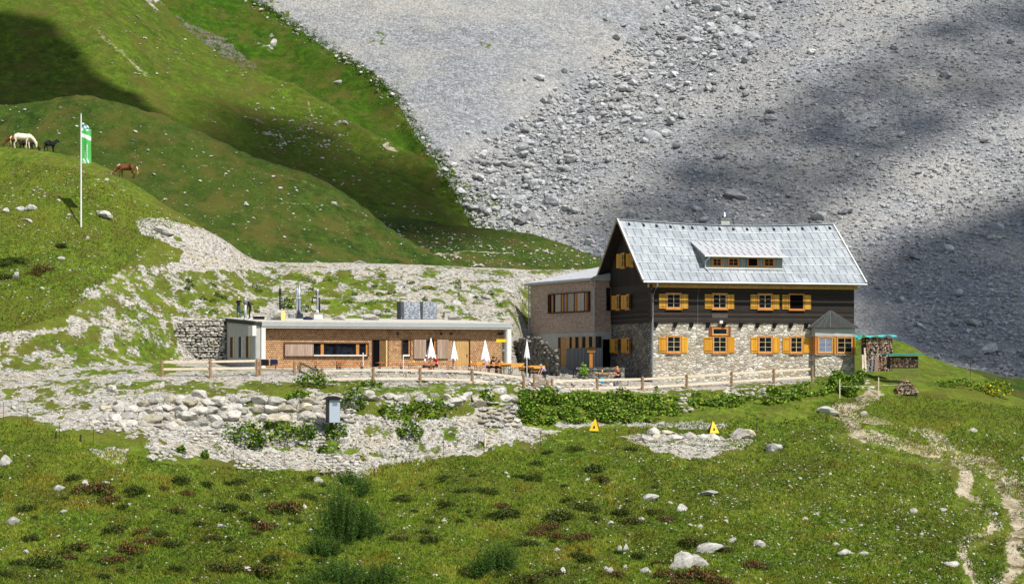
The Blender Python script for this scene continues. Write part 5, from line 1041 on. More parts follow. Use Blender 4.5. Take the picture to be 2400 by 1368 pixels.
person('second small blond person close beside the one in navy', seat(1447, 141.6), R(-20), SIT, (150,70,60), (60,60,70), (206,150,90), scale=.93)
st_ = MB(); b0 = Vector(gpt(1453, 140.3)); 
def horse(label, loc, rz, coat, mane, legs, scale=1.0, graze=True, group='grazing horses', muz=None):
    root = thing('horse', label, 'horse', loc, rz, group); root.scale = (scale,)*3
    J = dict(rump=((-.78, 0, 1.16), (.19, .24)), croup=((-.55, 0, 1.16), (.27, .30)), belly=((-.1, 0, 1.08), (.30, .32)), chest=((.38, 0, 1.08), (.26, .32)), wither=((.62, 0, 1.14), (.19, .25)), n1=((.86, 0, 1.04), (.12, .2)), n2=((1.08, 0, .80), (.095, .155)), poll=((1.24, 0, .56), (.085, .11)), jaw=((1.28, 0, .42), (.08, .115)), face=((1.30, 0, .26), (.06, .075)), muzzle=((1.30, 0, .12), (.052, .06)))
    if not graze: J.update(n1=((.88, 0, 1.26), (.12, .2)), n2=((1.06, 0, 1.44), (.09, .15)), poll=((1.2, 0, 1.6), (.08, .1)), jaw=((1.32, 0, 1.52), (.075, .11)), face=((1.46, 0, 1.4), (.06, .07)), muzzle=((1.56, 0, 1.3), (.05, .06)))
    E = [('rump', 'croup'), ('croup', 'belly'), ('belly', 'chest'), ('chest', 'wither'), ('wither', 'n1'), ('n1', 'n2'), ('n2', 'poll'), ('poll', 'jaw'), ('jaw', 'face'), ('face', 'muzzle')]
    for s, S_ in ((1, 'R'), (-1, 'L')):
        o1 = .08*s
        J.update({'sh'+S_: ((.5, s*.15, .9), (.1, .13)), 'fe'+S_: ((.48+o1, s*.15, .72), (.075, .09)), 'fk'+S_: ((.5+o1, s*.15, .44), (.055, .055)), 'ff'+S_: ((.49+o1*1.6, s*.15, .14), (.036, .036)), 'fh'+S_: ((.53+o1*1.6, s*.15, .03), (.055, .05)),
                  'ear'+S_: ((J['poll'][0][0]-.02, s*.07, J['poll'][0][2]+.14), .022),
                  'hi'+S_: ((-.6, s*.16, .92), (.14, .18)), 'st'+S_: ((-.5-o1*.4, s*.17, .74), (.1, .13)), 'ho'+S_: ((-.76-o1, s*.16, .47), (.05, .065)), 'hf'+S_: ((-.7-o1, s*.16, .15), (.038, .038)), 'hh'+S_: ((-.66-o1, s*.16, .03), (.055, .05))})
        E += [('chest', 'sh'+S_), ('sh'+S_, 'fe'+S_), ('fe'+S_, 'fk'+S_), ('fk'+S_, 'ff'+S_), ('ff'+S_, 'fh'+S_), ('croup', 'hi'+S_), ('hi'+S_, 'st'+S_), ('st'+S_, 'ho'+S_), ('ho'+S_, 'hf'+S_), ('hf'+S_, 'hh'+S_), ('poll', 'ear'+S_)]
    def pick(a, b, t_, c):
        if b[:2] in ('ff', 'fh', 'hf', 'hh'): return 1
        if b == 'muzzle': return 2
        return 0
    skinned('body', J, E, 'belly', [coat, legs, muz or coat], pick, root)
    ps = [Vector(J[k][0])+Vector((-.05 if graze else -.1, 0, J[k][1][1]*.95 if isinstance(J[k][1], tuple) else .1)) for k in ('wither', 'n1', 'n2', 'poll')]
    mb = MB(); mb.tube(ps+[Vector(J['poll'][0])+Vector((.1, 0, .06)), Vector(J['jaw'][0])+Vector((.12, 0, .02))], [.05, .085, .085, .075, .05, .02], 8); mb.build('mane', mane, root, True)
    mb = MB(); 
    for k in range(0): mb.tube([ps[0]+Vector((.12*k, .1, -.02-.1*k)), ps[0]+Vector((.12*k+.03, .17, -.2-.1*k)), ps[0]+Vector((.12*k+.08, .16, -.34-.1*k))], [.05, .05, .01], 6)
    mb = mb; mb.tube([(-.95, 0, 1.16), (-1.05, 0, 1.0), (-1.06, 0, .65), (-1.02, 0, .32)], [.05, .08, .085, .02], 8); mb.build('tail', mane, root, True)
    return root
M_WH = plain('cream_coat', lin(232,222,196), .7, .1, 3); M_BR = plain('chestnut_coat', lin(112,66,36), .7, .3, 3); M_DB = plain('dark_bay_coat', lin(54,34,26), .7, .4, 3); M_BK = plain('black_coat', (.009, .009, .012, 1), .75, .4, 4); M_BLM = plain('flaxen_mane', lin(222,198,150), .8, .15, 6)
def hpt(px, py): return Vector(NEAR.pt(px, py))
def crest(px, drop): c = int(np.argmin(abs(NEAR.cols-px))); r_ = np.where((NEAR.sp > 10.3) & (NEAR.sp < 12))[0]; k = r_[np.argmin(NEAR.py[r_, c])]; return (float(NEAR.X[k, c]), float(NEAR.Y[k, c])+drop)
def hplace(px, d): X_, Y_ = crest(px, d); X_ = (px-CX)/FPX*Y_; return Vector((X_, Y_, NEAR.gz(X_, Y_)-.02))
horse('cream white horse grazing with its head to the right on the left hilltop', hplace(52, -.5), R(4), M_WH, M_BLM, M_WH, 1.05)
horse('brown horse grazing to the left behind the cream white horse', hplace(38, 1.6), R(176), M_BR, M_DB, M_DB, .98)
horse('dark bay horse partly hidden behind the head of the cream white horse', hplace(62, 2.4), R(12), M_DB, M_BK, M_BK, .95)
horse('small black shaggy pony standing right of the cream white horse', hplace(118, .3), R(60), M_BK, M_BK, M_BK, .78, False)
horse('chestnut horse with pale flaxen mane grazing on the slope below the flag', Vector(NEAR.pt(292, 434)) if False else hplace(296, -1.6)+Vector((0, 0, .14)), R(186), M_BR, M_BLM, M_DB, .97, muz=M_DB)
# ---------------------------------------------------------------- rocks
def ico(sub):
    bm = bmesh.new(); bmesh.ops.create_icosphere(bm, subdivisions=sub, radius=1); V = np.array([v.co[:] for v in bm.verts]); F = np.array([[v.index for v in f.verts] for f in bm.faces]); bm.free(); return V, F
def facet_rock(sub, seed, k=9, noise=.05):
    V, F = ico(sub); g = np.random.default_rng(seed); N = g.normal(size=(k+6, 3)); N /= np.linalg.norm(N, axis=1)[:, None]; h = g.uniform(.5, 1.0, k+6)
    D = V @ N.T; rad = np.where(D > .05, h[None, :]/np.maximum(D, .05), 9).min(1); rad = np.minimum(rad, 1.15); V = V*rad[:, None]
    V = V*(1+noise*g.normal(size=(len(V), 1))); return V, F
SMALL = [facet_rock(1, s, 5, .07) for s in range(8)]; MED = [facet_rock(2, s+20, 3, .035) for s in range(8)]; BIG = [facet_rock(3, s+50, 5, .024) for s in range(8)]
def rockmat(name, per_obj, a, b, c, sc=1.0):
    t = NT(name); n = t.noise(1.6*sc, 8, .78); r = t.ramp(n, [(.28, c), (.45, b), (.62, a)])
    r = t.mix(t.ramp(t.noise(5*sc, 6, .8), [(.32, G(.75)), (.47, G(0))]), r, tuple(.35*x for x in c[:3])+(1,))
    if per_obj == 'tint': r = t.mix(1.0, r, t.attrc('tint'), 'MULTIPLY')
    else:
        oi = t.n('ObjectInfo').outputs['Random']; r = t.mix(1.0, r, t.ramp(oi, [(0, G(.72)), (1, G(1.0))]), 'MULTIPLY')
    return t.fin(r, .93, t.bump(n, .7, .12/sc, t.bump(t.noise(9*sc, 5, .7), .5, .03/sc)), 0, .12)
L1, L2, L3 = lin(218,215,206), lin(184,181,173), lin(124,121,115)
S1, S2, S3 = lin(196,198,200), lin(166,168,171), lin(112,114,118)
M_RK = rockmat('limestone', 'obj', L1, L2, L3); M_RKT = rockmat('limestone_pieces', 'tint', L1, L2, L3, 1.6); M_SK = rockmat('scree_boulder', 'obj', S1, S2, S3, .6); M_SKT = rockmat('scree_pieces', 'tint', S1, S2, S3, .8)
M_DKT = rockmat('shaded_wall_stone', 'tint', lin(150,148,140), lin(118,116,112), lin(80,78,76), 1.6)  # stones darkened in their colour to stand for the wall's shade
def merged_rocks(name, P, Sc, mat, bases, seed=0, tlo=.7, thi=1.05, kind=None, sink=.25, warm=.0, parent=None, smooth=False, upright=False):
    g = np.random.default_rng(seed); P = np.asarray(P, float); n = len(P); Sc = np.broadcast_to(np.asarray(Sc, float).reshape(n, -1), (n, 3)); Vs = []; Fs = []; Ts = []; off = 0; which = g.integers(0, len(bases), n)
    for b, (V0, F0) in enumerate(bases):
        ix = np.where(which == b)[0]
        if not len(ix): continue
        m = len(ix); a = g.uniform(0, 6.283, m); c, s = np.cos(a), np.sin(a); tl = g.uniform(-.35, .35, m) if not upright else g.uniform(-.1, .1, m); ct, st = np.cos(tl), np.sin(tl)
        V = V0[None]*np.ones((m, 1, 1)); x, y, z = V[..., 0], V[..., 1], V[..., 2]
        if upright: x, y = x*c[:, None]-y*s[:, None], x*s[:, None]+y*c[:, None]; x = np.clip(x, -1, 1)
        x = x*Sc[ix, 0:1]; y = y*Sc[ix, 1:2]; z = z*Sc[ix, 2:3]
        if not upright: x, y = x*c[:, None]-y*s[:, None], x*s[:, None]+y*c[:, None]
        x, z = x*ct[:, None]-z*st[:, None], x*st[:, None]+z*ct[:, None]
        V = np.stack([x, y, z], -1)+P[ix][:, None, :]; V[..., 2] += (Sc[ix, 2:3]*(1-2*sink))*(0 if upright else 1); Vs.append(V.reshape(-1, 3)); Fs.append((F0[None]+(np.arange(m)*len(V0))[:, None, None]+off).reshape(-1, 3)); off += m*len(V0)
        tv = g.uniform(tlo, thi, m); w = g.random(m); T = np.stack([tv, tv*(1-.04*w-.05*(w > .8)*warm), tv*(1-.07*w-.28*(w > .8)*warm), np.ones(m)], -1); Ts.append(np.repeat(T, len(V0), 0))
    o = np_mesh(name, np.concatenate(Vs), np.concatenate(Fs), mat, smooth=smooth, colattr=np.concatenate(Ts), parent=parent)
    if kind: o['kind'] = kind
    return o
def fill(poly, size, jit=.3, seed=0, rowk=.78):
    g = np.random.default_rng(seed); xs = [p[0] for p in poly]; ys = [p[1] for p in poly]; P = []; y = min(ys); r = 0
    while y <= max(ys):
        x = min(xs)+(size*.5 if r % 2 else 0)
        while x <= max(xs): P.append((x+g.uniform(-jit, jit)*size, y+g.uniform(-jit, jit)*size*.6)); x += size*g.uniform(.8, 1.2)
        y += size*rowk; r += 1
    P = np.array(P); k = inpoly(P[:, 0], P[:, 1], poly); return P[k]
def stonebank(name, label, poly, size, mat=None, bases=None, cat='stone wall', seed=0, group=None, depth=.35, warm=.55, flatk=.72):
    q = fill(poly, size, seed=seed, rowk=.62); P, ok = NEAR.hit(q[:, 0], q[:, 1]); P = P[ok]; g = np.random.default_rng(seed+5); s = size/FPX*P[:, 1]*.56*g.uniform(.72, 1.22, len(P)); P[:, 1] -= depth*s; org = P.mean(0)
    o = merged_rocks(name, P-org, np.stack([s*g.uniform(.95, 1.35, len(s)), s*.9, s*flatk*g.uniform(.85, 1.15, len(s))], -1), mat or M_RKT, bases or MED, seed, .6, 1.05, sink=.42, warm=warm, upright=True)
    o.location = org; return tag(o, label, cat, group)
stonebank('boulder_wall', 'long retaining wall of big pale boulders below the left fence', [(228,962),(262,942),(350,930),(480,922),(620,927),(756,932),(756,988),(640,992),(560,988),(470,1002),(330,998),(250,985)], 29, bases=BIG, seed=1)
stonebank('boulder_wall', 'smaller dark stones piled around the grey cabinet', [(735,922),(835,924),(840,992),(806,992),(806,932),(762,932),(762,992),(738,992)], 17, seed=2)
stonebank('boulder_wall', 'row of large pale blocks above the leafy patch below the middle fence', [(820,922),(930,916),(1230,913),(1222,938),(1180,942),(1060,950),(960,940),(830,944)], 27, bases=BIG, seed=3)
stonebank('cobble_bank', 'low bank of small white cobbles under the long boulder wall', [(440,1008),(760,1010),(775,1046),(560,1048),(450,1032)], 11, seed=4, cat='cobble wall', warm=.3)
stonebank('cobble_bank', 'round white cobble heap at the left end of the lower cobbles', [(345,1046),(412,1046),(412,1082),(352,1081)], 12, seed=5, cat='cobble heap', warm=.2)
stonebank('cobble_bank', 'cobble strip on the meadow edge left of the dark grassy clump', [(545,1070),(640,1070),(645,1098),(552,1100)], 11, seed=6, cat='cobble wall', warm=.2)
stonebank('cobble_bank', 'cobble strip at the meadow edge above the dark green bush', [(755,1066),(850,1066),(842,1106),(748,1106)], 12, seed=7, cat='cobble wall', warm=.2)
stonebank('cobble_bank', 'spread of white cobbles at the far left foot of the boulder wall', [(190,983),(250,975),(340,1002),(240,1016)], 12, seed=8, cat='cobble heap', warm=.2)
stonebank('dry_stone_wall', 'low dry stone wall of flat boulders below the right yellow stand', [(1500,1016),(1540,1010),(1660,1018),(1770,1010),(1768,1026),(1700,1040),(1520,1040)], 27, bases=BIG, seed=9)
stonebank('dry_stone_wall', 'short stack of pale stones showing through the garden bank', [(1588,925),(1620,925),(1620,966),(1592,960)], 12, seed=10)
stonebank('dry_stone_wall', 'pale stones of the garden wall under the right half of the fence', [(1700,910),(1800,906),(1800,932),(1700,934)], 12, seed=11)
stonebank('dry_stone_wall', 'pale stone edging of the terrace behind the middle of the fence', [(985,884),(1235,884),(1235,905),(985,902)], 12, seed=12)
stonebank('dry_stone_wall', 'rough stone edging behind the fence before the annex', [(1240,889),(1430,884),(1440,904),(1290,912),(1240,908)], 14, seed=13)
stonebank('stone_steps', 'flat pale rocks stepping down left of the leafy garden bank', [(1135,940),(1205,935),(1225,1000),(1120,1000)], 17, seed=14, cat='stone steps', flatk=.45)
stonebank('stone_steps', 'pale flat stones where the path meets the house corner', [(1985,885),(2035,885),(2050,915),(1995,912)], 13, seed=15, cat='stone steps', flatk=.45)
# vertical walls
def vwall(name, label, poly, size, Yf, mat, seed, cat, back):
    q = fill(poly, size, seed=seed, rowk=.72); Yv = np.array([Yf(p) for p in q[:, 0]]); P = np.stack([(q[:, 0]-CX)/FPX*Yv, Yv, (HY-q[:, 1])/FPX*Yv], -1); org = P.mean(0); g = np.random.default_rng(seed); s = size/FPX*Yv*.58*g.uniform(.8, 1.2, len(P))
    root = thing(name, label, cat, tuple(org)); merged_rocks('stones', P-org, np.stack([s*1.1, s, s*.75], -1), mat, MED, seed, .7, 1.05, warm=.4, upright=True, parent=root)
    pts = [Vector(at(x, y, Yf(x)+.22))-Vector(org) for x, y in poly]; MB().prism(pts, (0, back, 0)).build('core', M_DARKSTONE, root, recalc=True); return root
vwall('rubble_retaining_wall', 'shaded rubble retaining wall stepping down between the terrace building and the annex', [(1196,802),(1240,786),(1264,786),(1290,816),(1312,816),(1312,880),(1196,880)], 9.5, lambda p: 157-(p-1196)/116*10, M_DKT, 21, 'stone wall', 1.5)
gb = vwall('gabion_wall', 'grey stone filled wire baskets stacked left of the concrete end wall', [(417,756),(440,750),(527,750),(531,848),(428,850),(428,805),(412,800)], 8.5, lambda p: 150.6, M_RKT, 22, 'gabion wall', 1.2)
mb = MB(); O_ = gb.location
for y_ in (750.5, 776, 800, 824, 846): mb.bar(Vector(at(416, y_, 150.2))-O_, Vector(at(531, y_, 150.2))-O_, .035, .035)
for x_ in (420, 449, 477, 505, 529): mb.bar(Vector(at(x_, 750, 150.19))-O_, Vector(at(x_, 848, 150.19))-O_, .03, .03)
mb.build('wire_baskets', M_WIREP, gb)
# individual boulders in the meadow and on the hill
RM = [];
for k, (V, F) in enumerate(BIG+MED[:4]): o_ = np_mesh('boulder', V, F, M_RK, smooth=False); RM.append(o_.data); bpy.data.objects.remove(o_)
SMM = []
for me in RM[:8]: m2 = me.copy(); m2.materials.clear(); m2.materials.append(M_SK); SMM.append(m2)
def boulder(sheet, px, py, w, h=None, label=None, group=None, meshes=None, name='boulder', rr=random, cat='boulder'):
    p, ok = sheet.hit(px, py); p = p[0]
    if not ok[0]: return None
    o_ = bpy.data.objects.new(name, rr.choice(meshes or RM)); C.objects.link(o_); s = w/FPX*p[1]/2; hh = (h or w*.6)/FPX*p[1]/2; o_.scale = (s, s*.8, hh); o_.location = (p[0], p[1]+s*.2, p[2]+hh*.18); o_.rotation_euler = (rr.uniform(-.2, .2), rr.uniform(-.3, .3), rr.choice([0, 3.14])+rr.uniform(-.5, .5)); return tag(o_, label, cat, group)
MB_ = [(1600,1330,66,62,'largest white boulder in the lower right meadow, split in two lobes'),(1640,1322,50,34,'second lobe right beside the largest white boulder'),(1664,1287,74,30,'broad white outcrop above the largest meadow boulder'),
 (1717,1270,20,22,'small upright pale rock right of the broad white outcrop'),(1776,1280,34,24,'white forked rock between red heath right of the broad outcrop'),(1813,1056,54,34,'long tilted grey boulder right of the low dry stone wall'),
 (1660,1156,62,16,'long flat white rock in the meadow below the low stone wall'),(1524,1170,44,24,'angular white rock left of the long flat one'),(1596,1195,28,26,'grey pointed boulder beside a dark bush in the meadow'),
 (1571,1180,16,14,'little grey rock touching the pointed boulder'),(1980,1296,36,18,'left of two flat white rocks low in the right meadow'),(2022,1300,34,18,'right of two flat white rocks low in the right meadow'),
 (2238,1326,54,22,'flat triangular rock near the lower end of the right path'),(2140,1202,26,20,'pale rock alone in the middle of the right meadow'),(2210,1198,22,16,'pale rock left of the path bend'),
 (2281,1010,28,14,'pale flat rock high in the right meadow'),(1940,968,60,28,'cluster of grey blocks beside the upper path'),(2027,972,22,14,'grey rock on the path edge right of the grey blocks'),
 (1516,1340,32,20,'round pale rock at the bottom edge left of the largest boulder'),(1432,1340,24,22,'pale rock at the bottom edge in the middle'),(1318,1340,18,26,'narrow upright pale rock at the bottom edge'),
 (1452,1290,14,22,'left of a pair of upright pale rocks'),(1466,1288,14,26,'right of a pair of upright pale rocks'),(245,508,44,26,'light grey boulder right of the flagpole foot'),(380,545,52,28,'big white rock at the top of the gravel slope'),
 (45,492,24,20,'left rock of the trio of white rocks on the left hill'),(74,491,32,22,'right rock of the trio of white rocks on the left hill'),(11,496,22,18,'rock at the left edge beside the white trio'),(66,517,34,10,'flat pale stone under the white trio'),
 (142,608,28,14,'pale rock alone on the left slope below the flag'),(38,650,20,30,'upright grey rock on the lower left slope'),(10,1085,32,34,'rounded grey boulder cut by the left edge of the meadow'),(33,1228,38,32,'grey boulder at the left in dark grass'),
 (138,1148,30,22,'white jagged rock at the left of the meadow'),(200,1135,22,20,'white rock beside the red heath'),(246,1132,22,14,'white rock right of the red heath'),(148,1200,24,12,'small flat pale rock in the left meadow'),
 (1066,946,52,36,'biggest pale block in the block row below the fence'),(262,917,36,26,'grey boulder on the gravel above the long wall'),(378,905,18,22,'small white boulder on the gravel above the long wall'),
 (745,1128,26,20,'pale broken slab below the cobble strip at the meadow edge'),(580,1335,28,16,'rectangular white stone at the bottom left'),(516,1233,20,12,'small rounded rock in the middle left meadow'),(713,1188,16,12,'small grey rock left of the dark bush'),
 (1378,1125,18,14,'small white rock group beside dark heath'),(1420,1130,20,14,'white rock right next to dark heath'),(805,290-0+0,0,0,None)]
rb = random.Random(5)
for px_, py_, w, h, lb in MB_:
    if lb: boulder(NEAR, px_, py_, w, h, lb, rr=rb)
for i in range(150):
    px_, py_ = rb.uniform(0, 2400), rb.uniform(1110, 1366)
    if px_ < 1250 and rb.random() < .45: continue
    w = 5+rb.random()**2.2*13; boulder(NEAR, px_, py_, w, w*rb.uniform(.5, .95), 'small white stone scattered in the meadow grass', 'small white stones in the meadow', rr=rb, meshes=RM[8:], name='stone', cat='stone')
for i in range(60):
    px_, py_ = rb.uniform(0, 480), rb.uniform(400, 700); w = 4+rb.random()**2*10
    boulder(NEAR, px_, py_, w, w*.6, 'small white stone lying on the left hillside', 'white stones on the left hillside', rr=rb, meshes=RM[8:], name='stone', cat='stone')
for i in range(40):
    px_, py_ = rb.uniform(560, 1230), rb.uniform(640, 745); w = 6+rb.random()**2.5*26
    boulder(NEAR, px_, py_, w, w*.6, 'pale rock lying on the gravel bank behind the terrace building', 'rocks on the gravel bank', rr=rb, name='rock', cat='rock')
# rocks on the flat roof
for px_, py_, w, h, lb, q in ((645,750,44,26,'tan rubble heap on the flat roof',0), (1066,750,30,18,'pale flat topped rock beside the grey block on the roof',0), (795,752,34,16,'low white rock mound behind the left roof edge',0), (870,752,36,18,'low white rock mound left of the wrapped pallets',0)):
    p = rpt(px_, 749.5); o_ = bpy.data.objects.new('boulder', rb.choice(RM)); C.objects.link(o_); s = w/FPX*p.y/2; o_.scale = (s, s*.7, h/FPX*p.y/2*1.1); o_.location = p+Vector((0, .3, h/FPX*p.y/2*.7)); tag(o_, lb, 'boulder')
p = rpt(663, 750); o_ = MB().prism([(-.12, 0, 0), (.16, 0, 0), (.22, 0, .55), (.1, 0, .75), (-.14, 0, .7)], (0, .25, 0)).build('yellow_block', plain('pale_yellow_foam', lin(232,212,130), .8, .08)); o_.location = p+Vector((0, -.1, 0)); tag(o_, 'pale yellow block against the tan rubble heap on the roof', 'block')

# merged loose stones
def sample(poly, n, sheet, seed, dens=None):
    g = np.random.default_rng(seed); xs = [p[0] for p in poly]; ys = [p[1] for p in poly]; x = g.uniform(min(xs), max(xs), n); y = g.uniform(min(ys), max(ys), n); k = inpoly(x, y, poly); x, y = x[k], y[k]
    if dens is not None: k = g.random(len(x)) < dens(x, y); x, y = x[k], y[k]
    P, ok = sheet.hit(x, y); return P[ok], x[ok], y[ok]
g = np.random.default_rng(77)
P = []; 
for poly, n in ((berm, 26000), (lower, 14000), (small, 600), ([(1990,925),(2070,925),(2070,1010),(2420,1100),(2420,1368),(2240,1368),(2240,1150),(1960,1010)], 900)):
    q, x, y = sample(poly, n, NEAR, n); P.append(q)
P = np.concatenate(P); ci = np.clip(np.searchsorted(NEAR.cols, CX+FPX*P[:, 0]/P[:, 1]), 0, len(NEAR.cols)-1)
gv = np.array([np.interp(yy, NEAR.Y[:, c], grav[:, c]) for yy, c in zip(P[:, 1], ci)]); keep = (gv > .35) | (g.random(len(gv)) < .12); P = P[keep]; n = len(P)
s = .03+.13*g.random(n)**3.5; merged_rocks('gravel_stones', P, np.stack([s*1.2, s, s*.7], -1), M_RKT, SMALL, 31, .62, 1.05, 'stuff', warm=1.0)
mpoly = [(-100,1040),(300,1090),(900,1100),(1300,1010),(2000,990),(2900,1010),(2900,1400),(-400,1400)]
def dn(x, y): return np.clip(.12+.5*np.clip((x-1150)/900, 0, 1)+.3*(vn(x/60, y/25, 5) > .62), 0, 1)
P, x, y = sample(mpoly, 19000, NEAR, 33, dn); n = len(P); s = .025+.07*g.random(n)**3; merged_rocks('meadow_pebbles', P, np.stack([s*1.2, s, s*.8], -1), M_RKT, SMALL, 32, .8, 1.1, 'stuff')
P, x, y = sample([(-100,330),(200,370),(480,540),(380,640),(200,700),(-100,800)], 2600, NEAR, 35, lambda x, y: np.where((y > 400) & (vn(x/70, y/22, 6) > .5), .8, .15)); n = len(P); s = .04+.10*g.random(n)**3; merged_rocks('hillside_stones', P, np.stack([s*1.3, s, s*.6], -1), M_RKT, SMALL, 36, .85, 1.1, 'stuff')
for sh, poly, n, sd, f in ((BH, [(150,0),(500,0),(1000,370),(1120,540),(560,500),(380,260),(150,60)], 1500, 41, lambda x, y: np.where(vn(x/90, y/45, 7) > .55, .9, .1)), (HB, [(0,240),(500,330),(850,490),(1040,615),(560,615),(0,400)], 550, 42, None), (VB, [(900,520),(1400,590),(1400,625),(950,625)], 700, 43, None),
                        (RG, [(600,20),(700,50),(860,170),(1010,350),(1000,365),(930,270),(800,160),(640,60)], 900, 44, None), (BH, [(610,270),(760,270),(840,330),(760,370),(640,350)], 260, 45, None)):
    P, x, y = sample(poly, n, sh, sd, f); m = len(P); s = .07+.22*g.random(m)**4; merged_rocks('hillside_stones', P, np.stack([s*1.3, s, s*.6], -1), M_RKT, SMALL, sd, .7, 1.0, 'stuff')
for px_, py_, w, h, lb, sh in ((810,290,22,12,'pale rock pair on the green hill, right one',BH),(795,288,14,10,'pale rock pair on the green hill, left one',BH),(684,285,16,10,'small pale rock on the mid hill slope',BH),(668,338,10,12,'round white stone on the mid hill slope',BH),(789,195,24,14,'grey rock on the steep dark green hill',RG),(640,105,20,26,'pale upright rock beside the bare gully',RG),(576,476,12,8,'pale rock on the lower hump',HB),(635,18,40,22,'pale rock patch at the top of the hill',BH)):
    boulder(sh, px_, py_, w, h, lb, rr=rb)
# scree
def gx_(y): return 1750-1.3*y
def big_d(x, y):
    e = 950+y*.42; d = x-gx_(y); band = np.exp(-(d/(150+.15*y))**2)
    return band
scp = [(560,-40),(2950,-40),(2950,960),(2200,860),(2020,640),(1450,640),(1100,560),(560,-20)]
def fineden(x, y): d = x-gx_(y); return np.where(d < -140-.1*y, .22, np.where(d < 160, .95, .8))
P, x, y = sample(scp, 78000, SC, 51, fineden); d = x-gx_(y); n = len(P); left = d < -140-.1*y
s = np.where(left, .10+.12*g.random(n)**3, .14+.42*g.random(n)**3.2+.25*np.exp(-(d/120)**2)*g.random(n)**2); merged_rocks('scree_stones', P, np.stack([s*g.uniform(.9, 1.5, n), s, s*g.uniform(.5, .85, n)], -1), M_SKT, SMALL, 52, .68, 1.08, 'stuff', sink=.3, warm=.15)
P, x, y = sample(scp, 11500, SC, 53, lambda x, y: np.clip(big_d(x, y)**1.5*1.0+np.where(x > gx_(y), .035, 0), 0, 1)); n = len(P)
s = .38+.85*g.random(n)**3; merged_rocks('scree_blocks', P, np.stack([s*g.uniform(.9, 1.4, n), s, s*g.uniform(.6, .9, n)], -1), M_SKT, MED, 54, .6, 1.3, 'stuff', sink=.16, warm=.1)
SB = [(1530,322,50,34,'large pale boulder with dark side in the middle of the boulder stream'),(1722,80,56,34,'biggest pale slab at the top of the boulder stream'),(1690,85,34,20,'slab left of the biggest slab at the top'),(1765,88,38,24,'blocky boulder right of the biggest top slab'),(1295,480,54,42,'tall pale boulder at the lower end of the boulder stream'),(1224,470,44,28,'grey boulder left of the tall pale one at the lower end'),(1245,515,56,44,'broad grey boulder under the two lower pale ones'),
      (1732,462,64,30,'long dark slab in the shaded scree above the roof'),(1772,430,38,22,'dark boulder right above the long shaded slab'),(1806,280,46,22,'single dark tilted slab in the shaded scree'),(1640,218,34,26,'stacked boulder high in the stream'),(1500,270,26,22,'boulder above the large pale one'),(1465,268,24,20,'dark boulder left in the stream'),(1625,50,26,18,'brownish boulder near the top left of the stream'),(1800,495,26,18,'boulder just above the roof ridge right of the chimney'),(2340,532,36,26,'boulder at the right edge in the shaded scree'),(2205,505,24,14,'flat boulder in the lit scree at the right')]
for px_, py_, w, h, lb in SB: boulder(SC, px_, py_, w, h, lb, meshes=SMM, rr=rb)
for i in range(230):
    y = rb.uniform(-10, 560)
    if rb.random() < .72: x = gx_(y)+rb.gauss(-10, 52+.13*y)
    else: x = rb.uniform(gx_(y), 2400); y = rb.uniform(0, 800) if x > 2030 else y
    w = 11+rb.random()**2.4*26; w = min(w, 15) if x > gx_(y)+220 else w
    boulder(SC, x, y, w, w*rb.uniform(.5, .8), 'grey limestone boulder strewn over the scree', 'boulders strewn over the scree', meshes=SMM, rr=rb)

# ---------------------------------------------------------------- plants
def leafmat(name, trans=.25):
    t = NT(name); c = t.attrc('tint'); m = t.fin(c, .6, None, 0, .2); t.b.inputs['Subsurface Weight'].default_value = 0
    tr = t.n('BsdfTranslucent', {'Color': c}).outputs[0]; mx = t.n('MixShader', {0: trans, 1: t.b.outputs[0], 2: tr}); t.t.links.new(mx.outputs[0], t.t.nodes['Material Output'].inputs['Surface']); return m
M_LEAF = leafmat('leaves'); M_BLADE = leafmat('grass_blades', .3)
def leaves(name, P, N, size, cols, seed, mat=None, kind=None, aspect=.8, parent=None, up=.6):
    """P centres; one quad leaf each"""
    g = np.random.default_rng(seed); n = len(P); nn = g.normal(size=(n, 3)); nn[:, 2] = np.abs(nn[:, 2])+up; nn /= np.linalg.norm(nn, axis=1)[:, None]; a = np.cross(nn, g.normal(size=(n, 3))); a /= np.linalg.norm(a, axis=1)[:, None]; b = np.cross(nn, a)
    s = np.broadcast_to(size, (n,))[:, None]*g.uniform(.7, 1.3, (n, 1)); V = np.stack([P-a*s, P-b*s*aspect+nn*s*.2, P+a*s, P+b*s*aspect+nn*s*.15], 1).reshape(-1, 3); F = np.arange(4*n).reshape(n, 4)
    ck = np.array(cols)[g.integers(0, len(cols), n)]*np.concatenate([g.uniform(.75, 1.25, (n, 1))]*3+[np.ones((n, 1))], 1); o = np_mesh(name, V, F, mat or M_LEAF, smooth=False, colattr=np.repeat(ck, 4, 0), parent=parent)
    if kind: o['kind'] = kind
    return o
GL = [lin(72,108,26), lin(102,138,34), lin(54,84,22), lin(134,160,48)]; GD = [lin(62,80,28), lin(76,92,34), lin(50,68,24), lin(94,98,42)]; RD = [lin(134,82,56), lin(110,82,48), lin(150,92,70), lin(80,82,38)]; GB = [lin(58,90,36), lin(46,74,30), lin(74,106,42)]
def dome(n, w, d, h, g):
    u = g.normal(size=(n, 3)); u /= np.linalg.norm(u, axis=1)[:, None]; u[:, 2] = np.abs(u[:, 2]); r = g.uniform(.45, 1.0, n)**.5; lump = 1+.25*np.sin(u[:, 0]*5+w*9)*np.cos(u[:, 1]*4+h*7); P = u*(r*lump)[:, None]; return P*np.array([w, d, h])
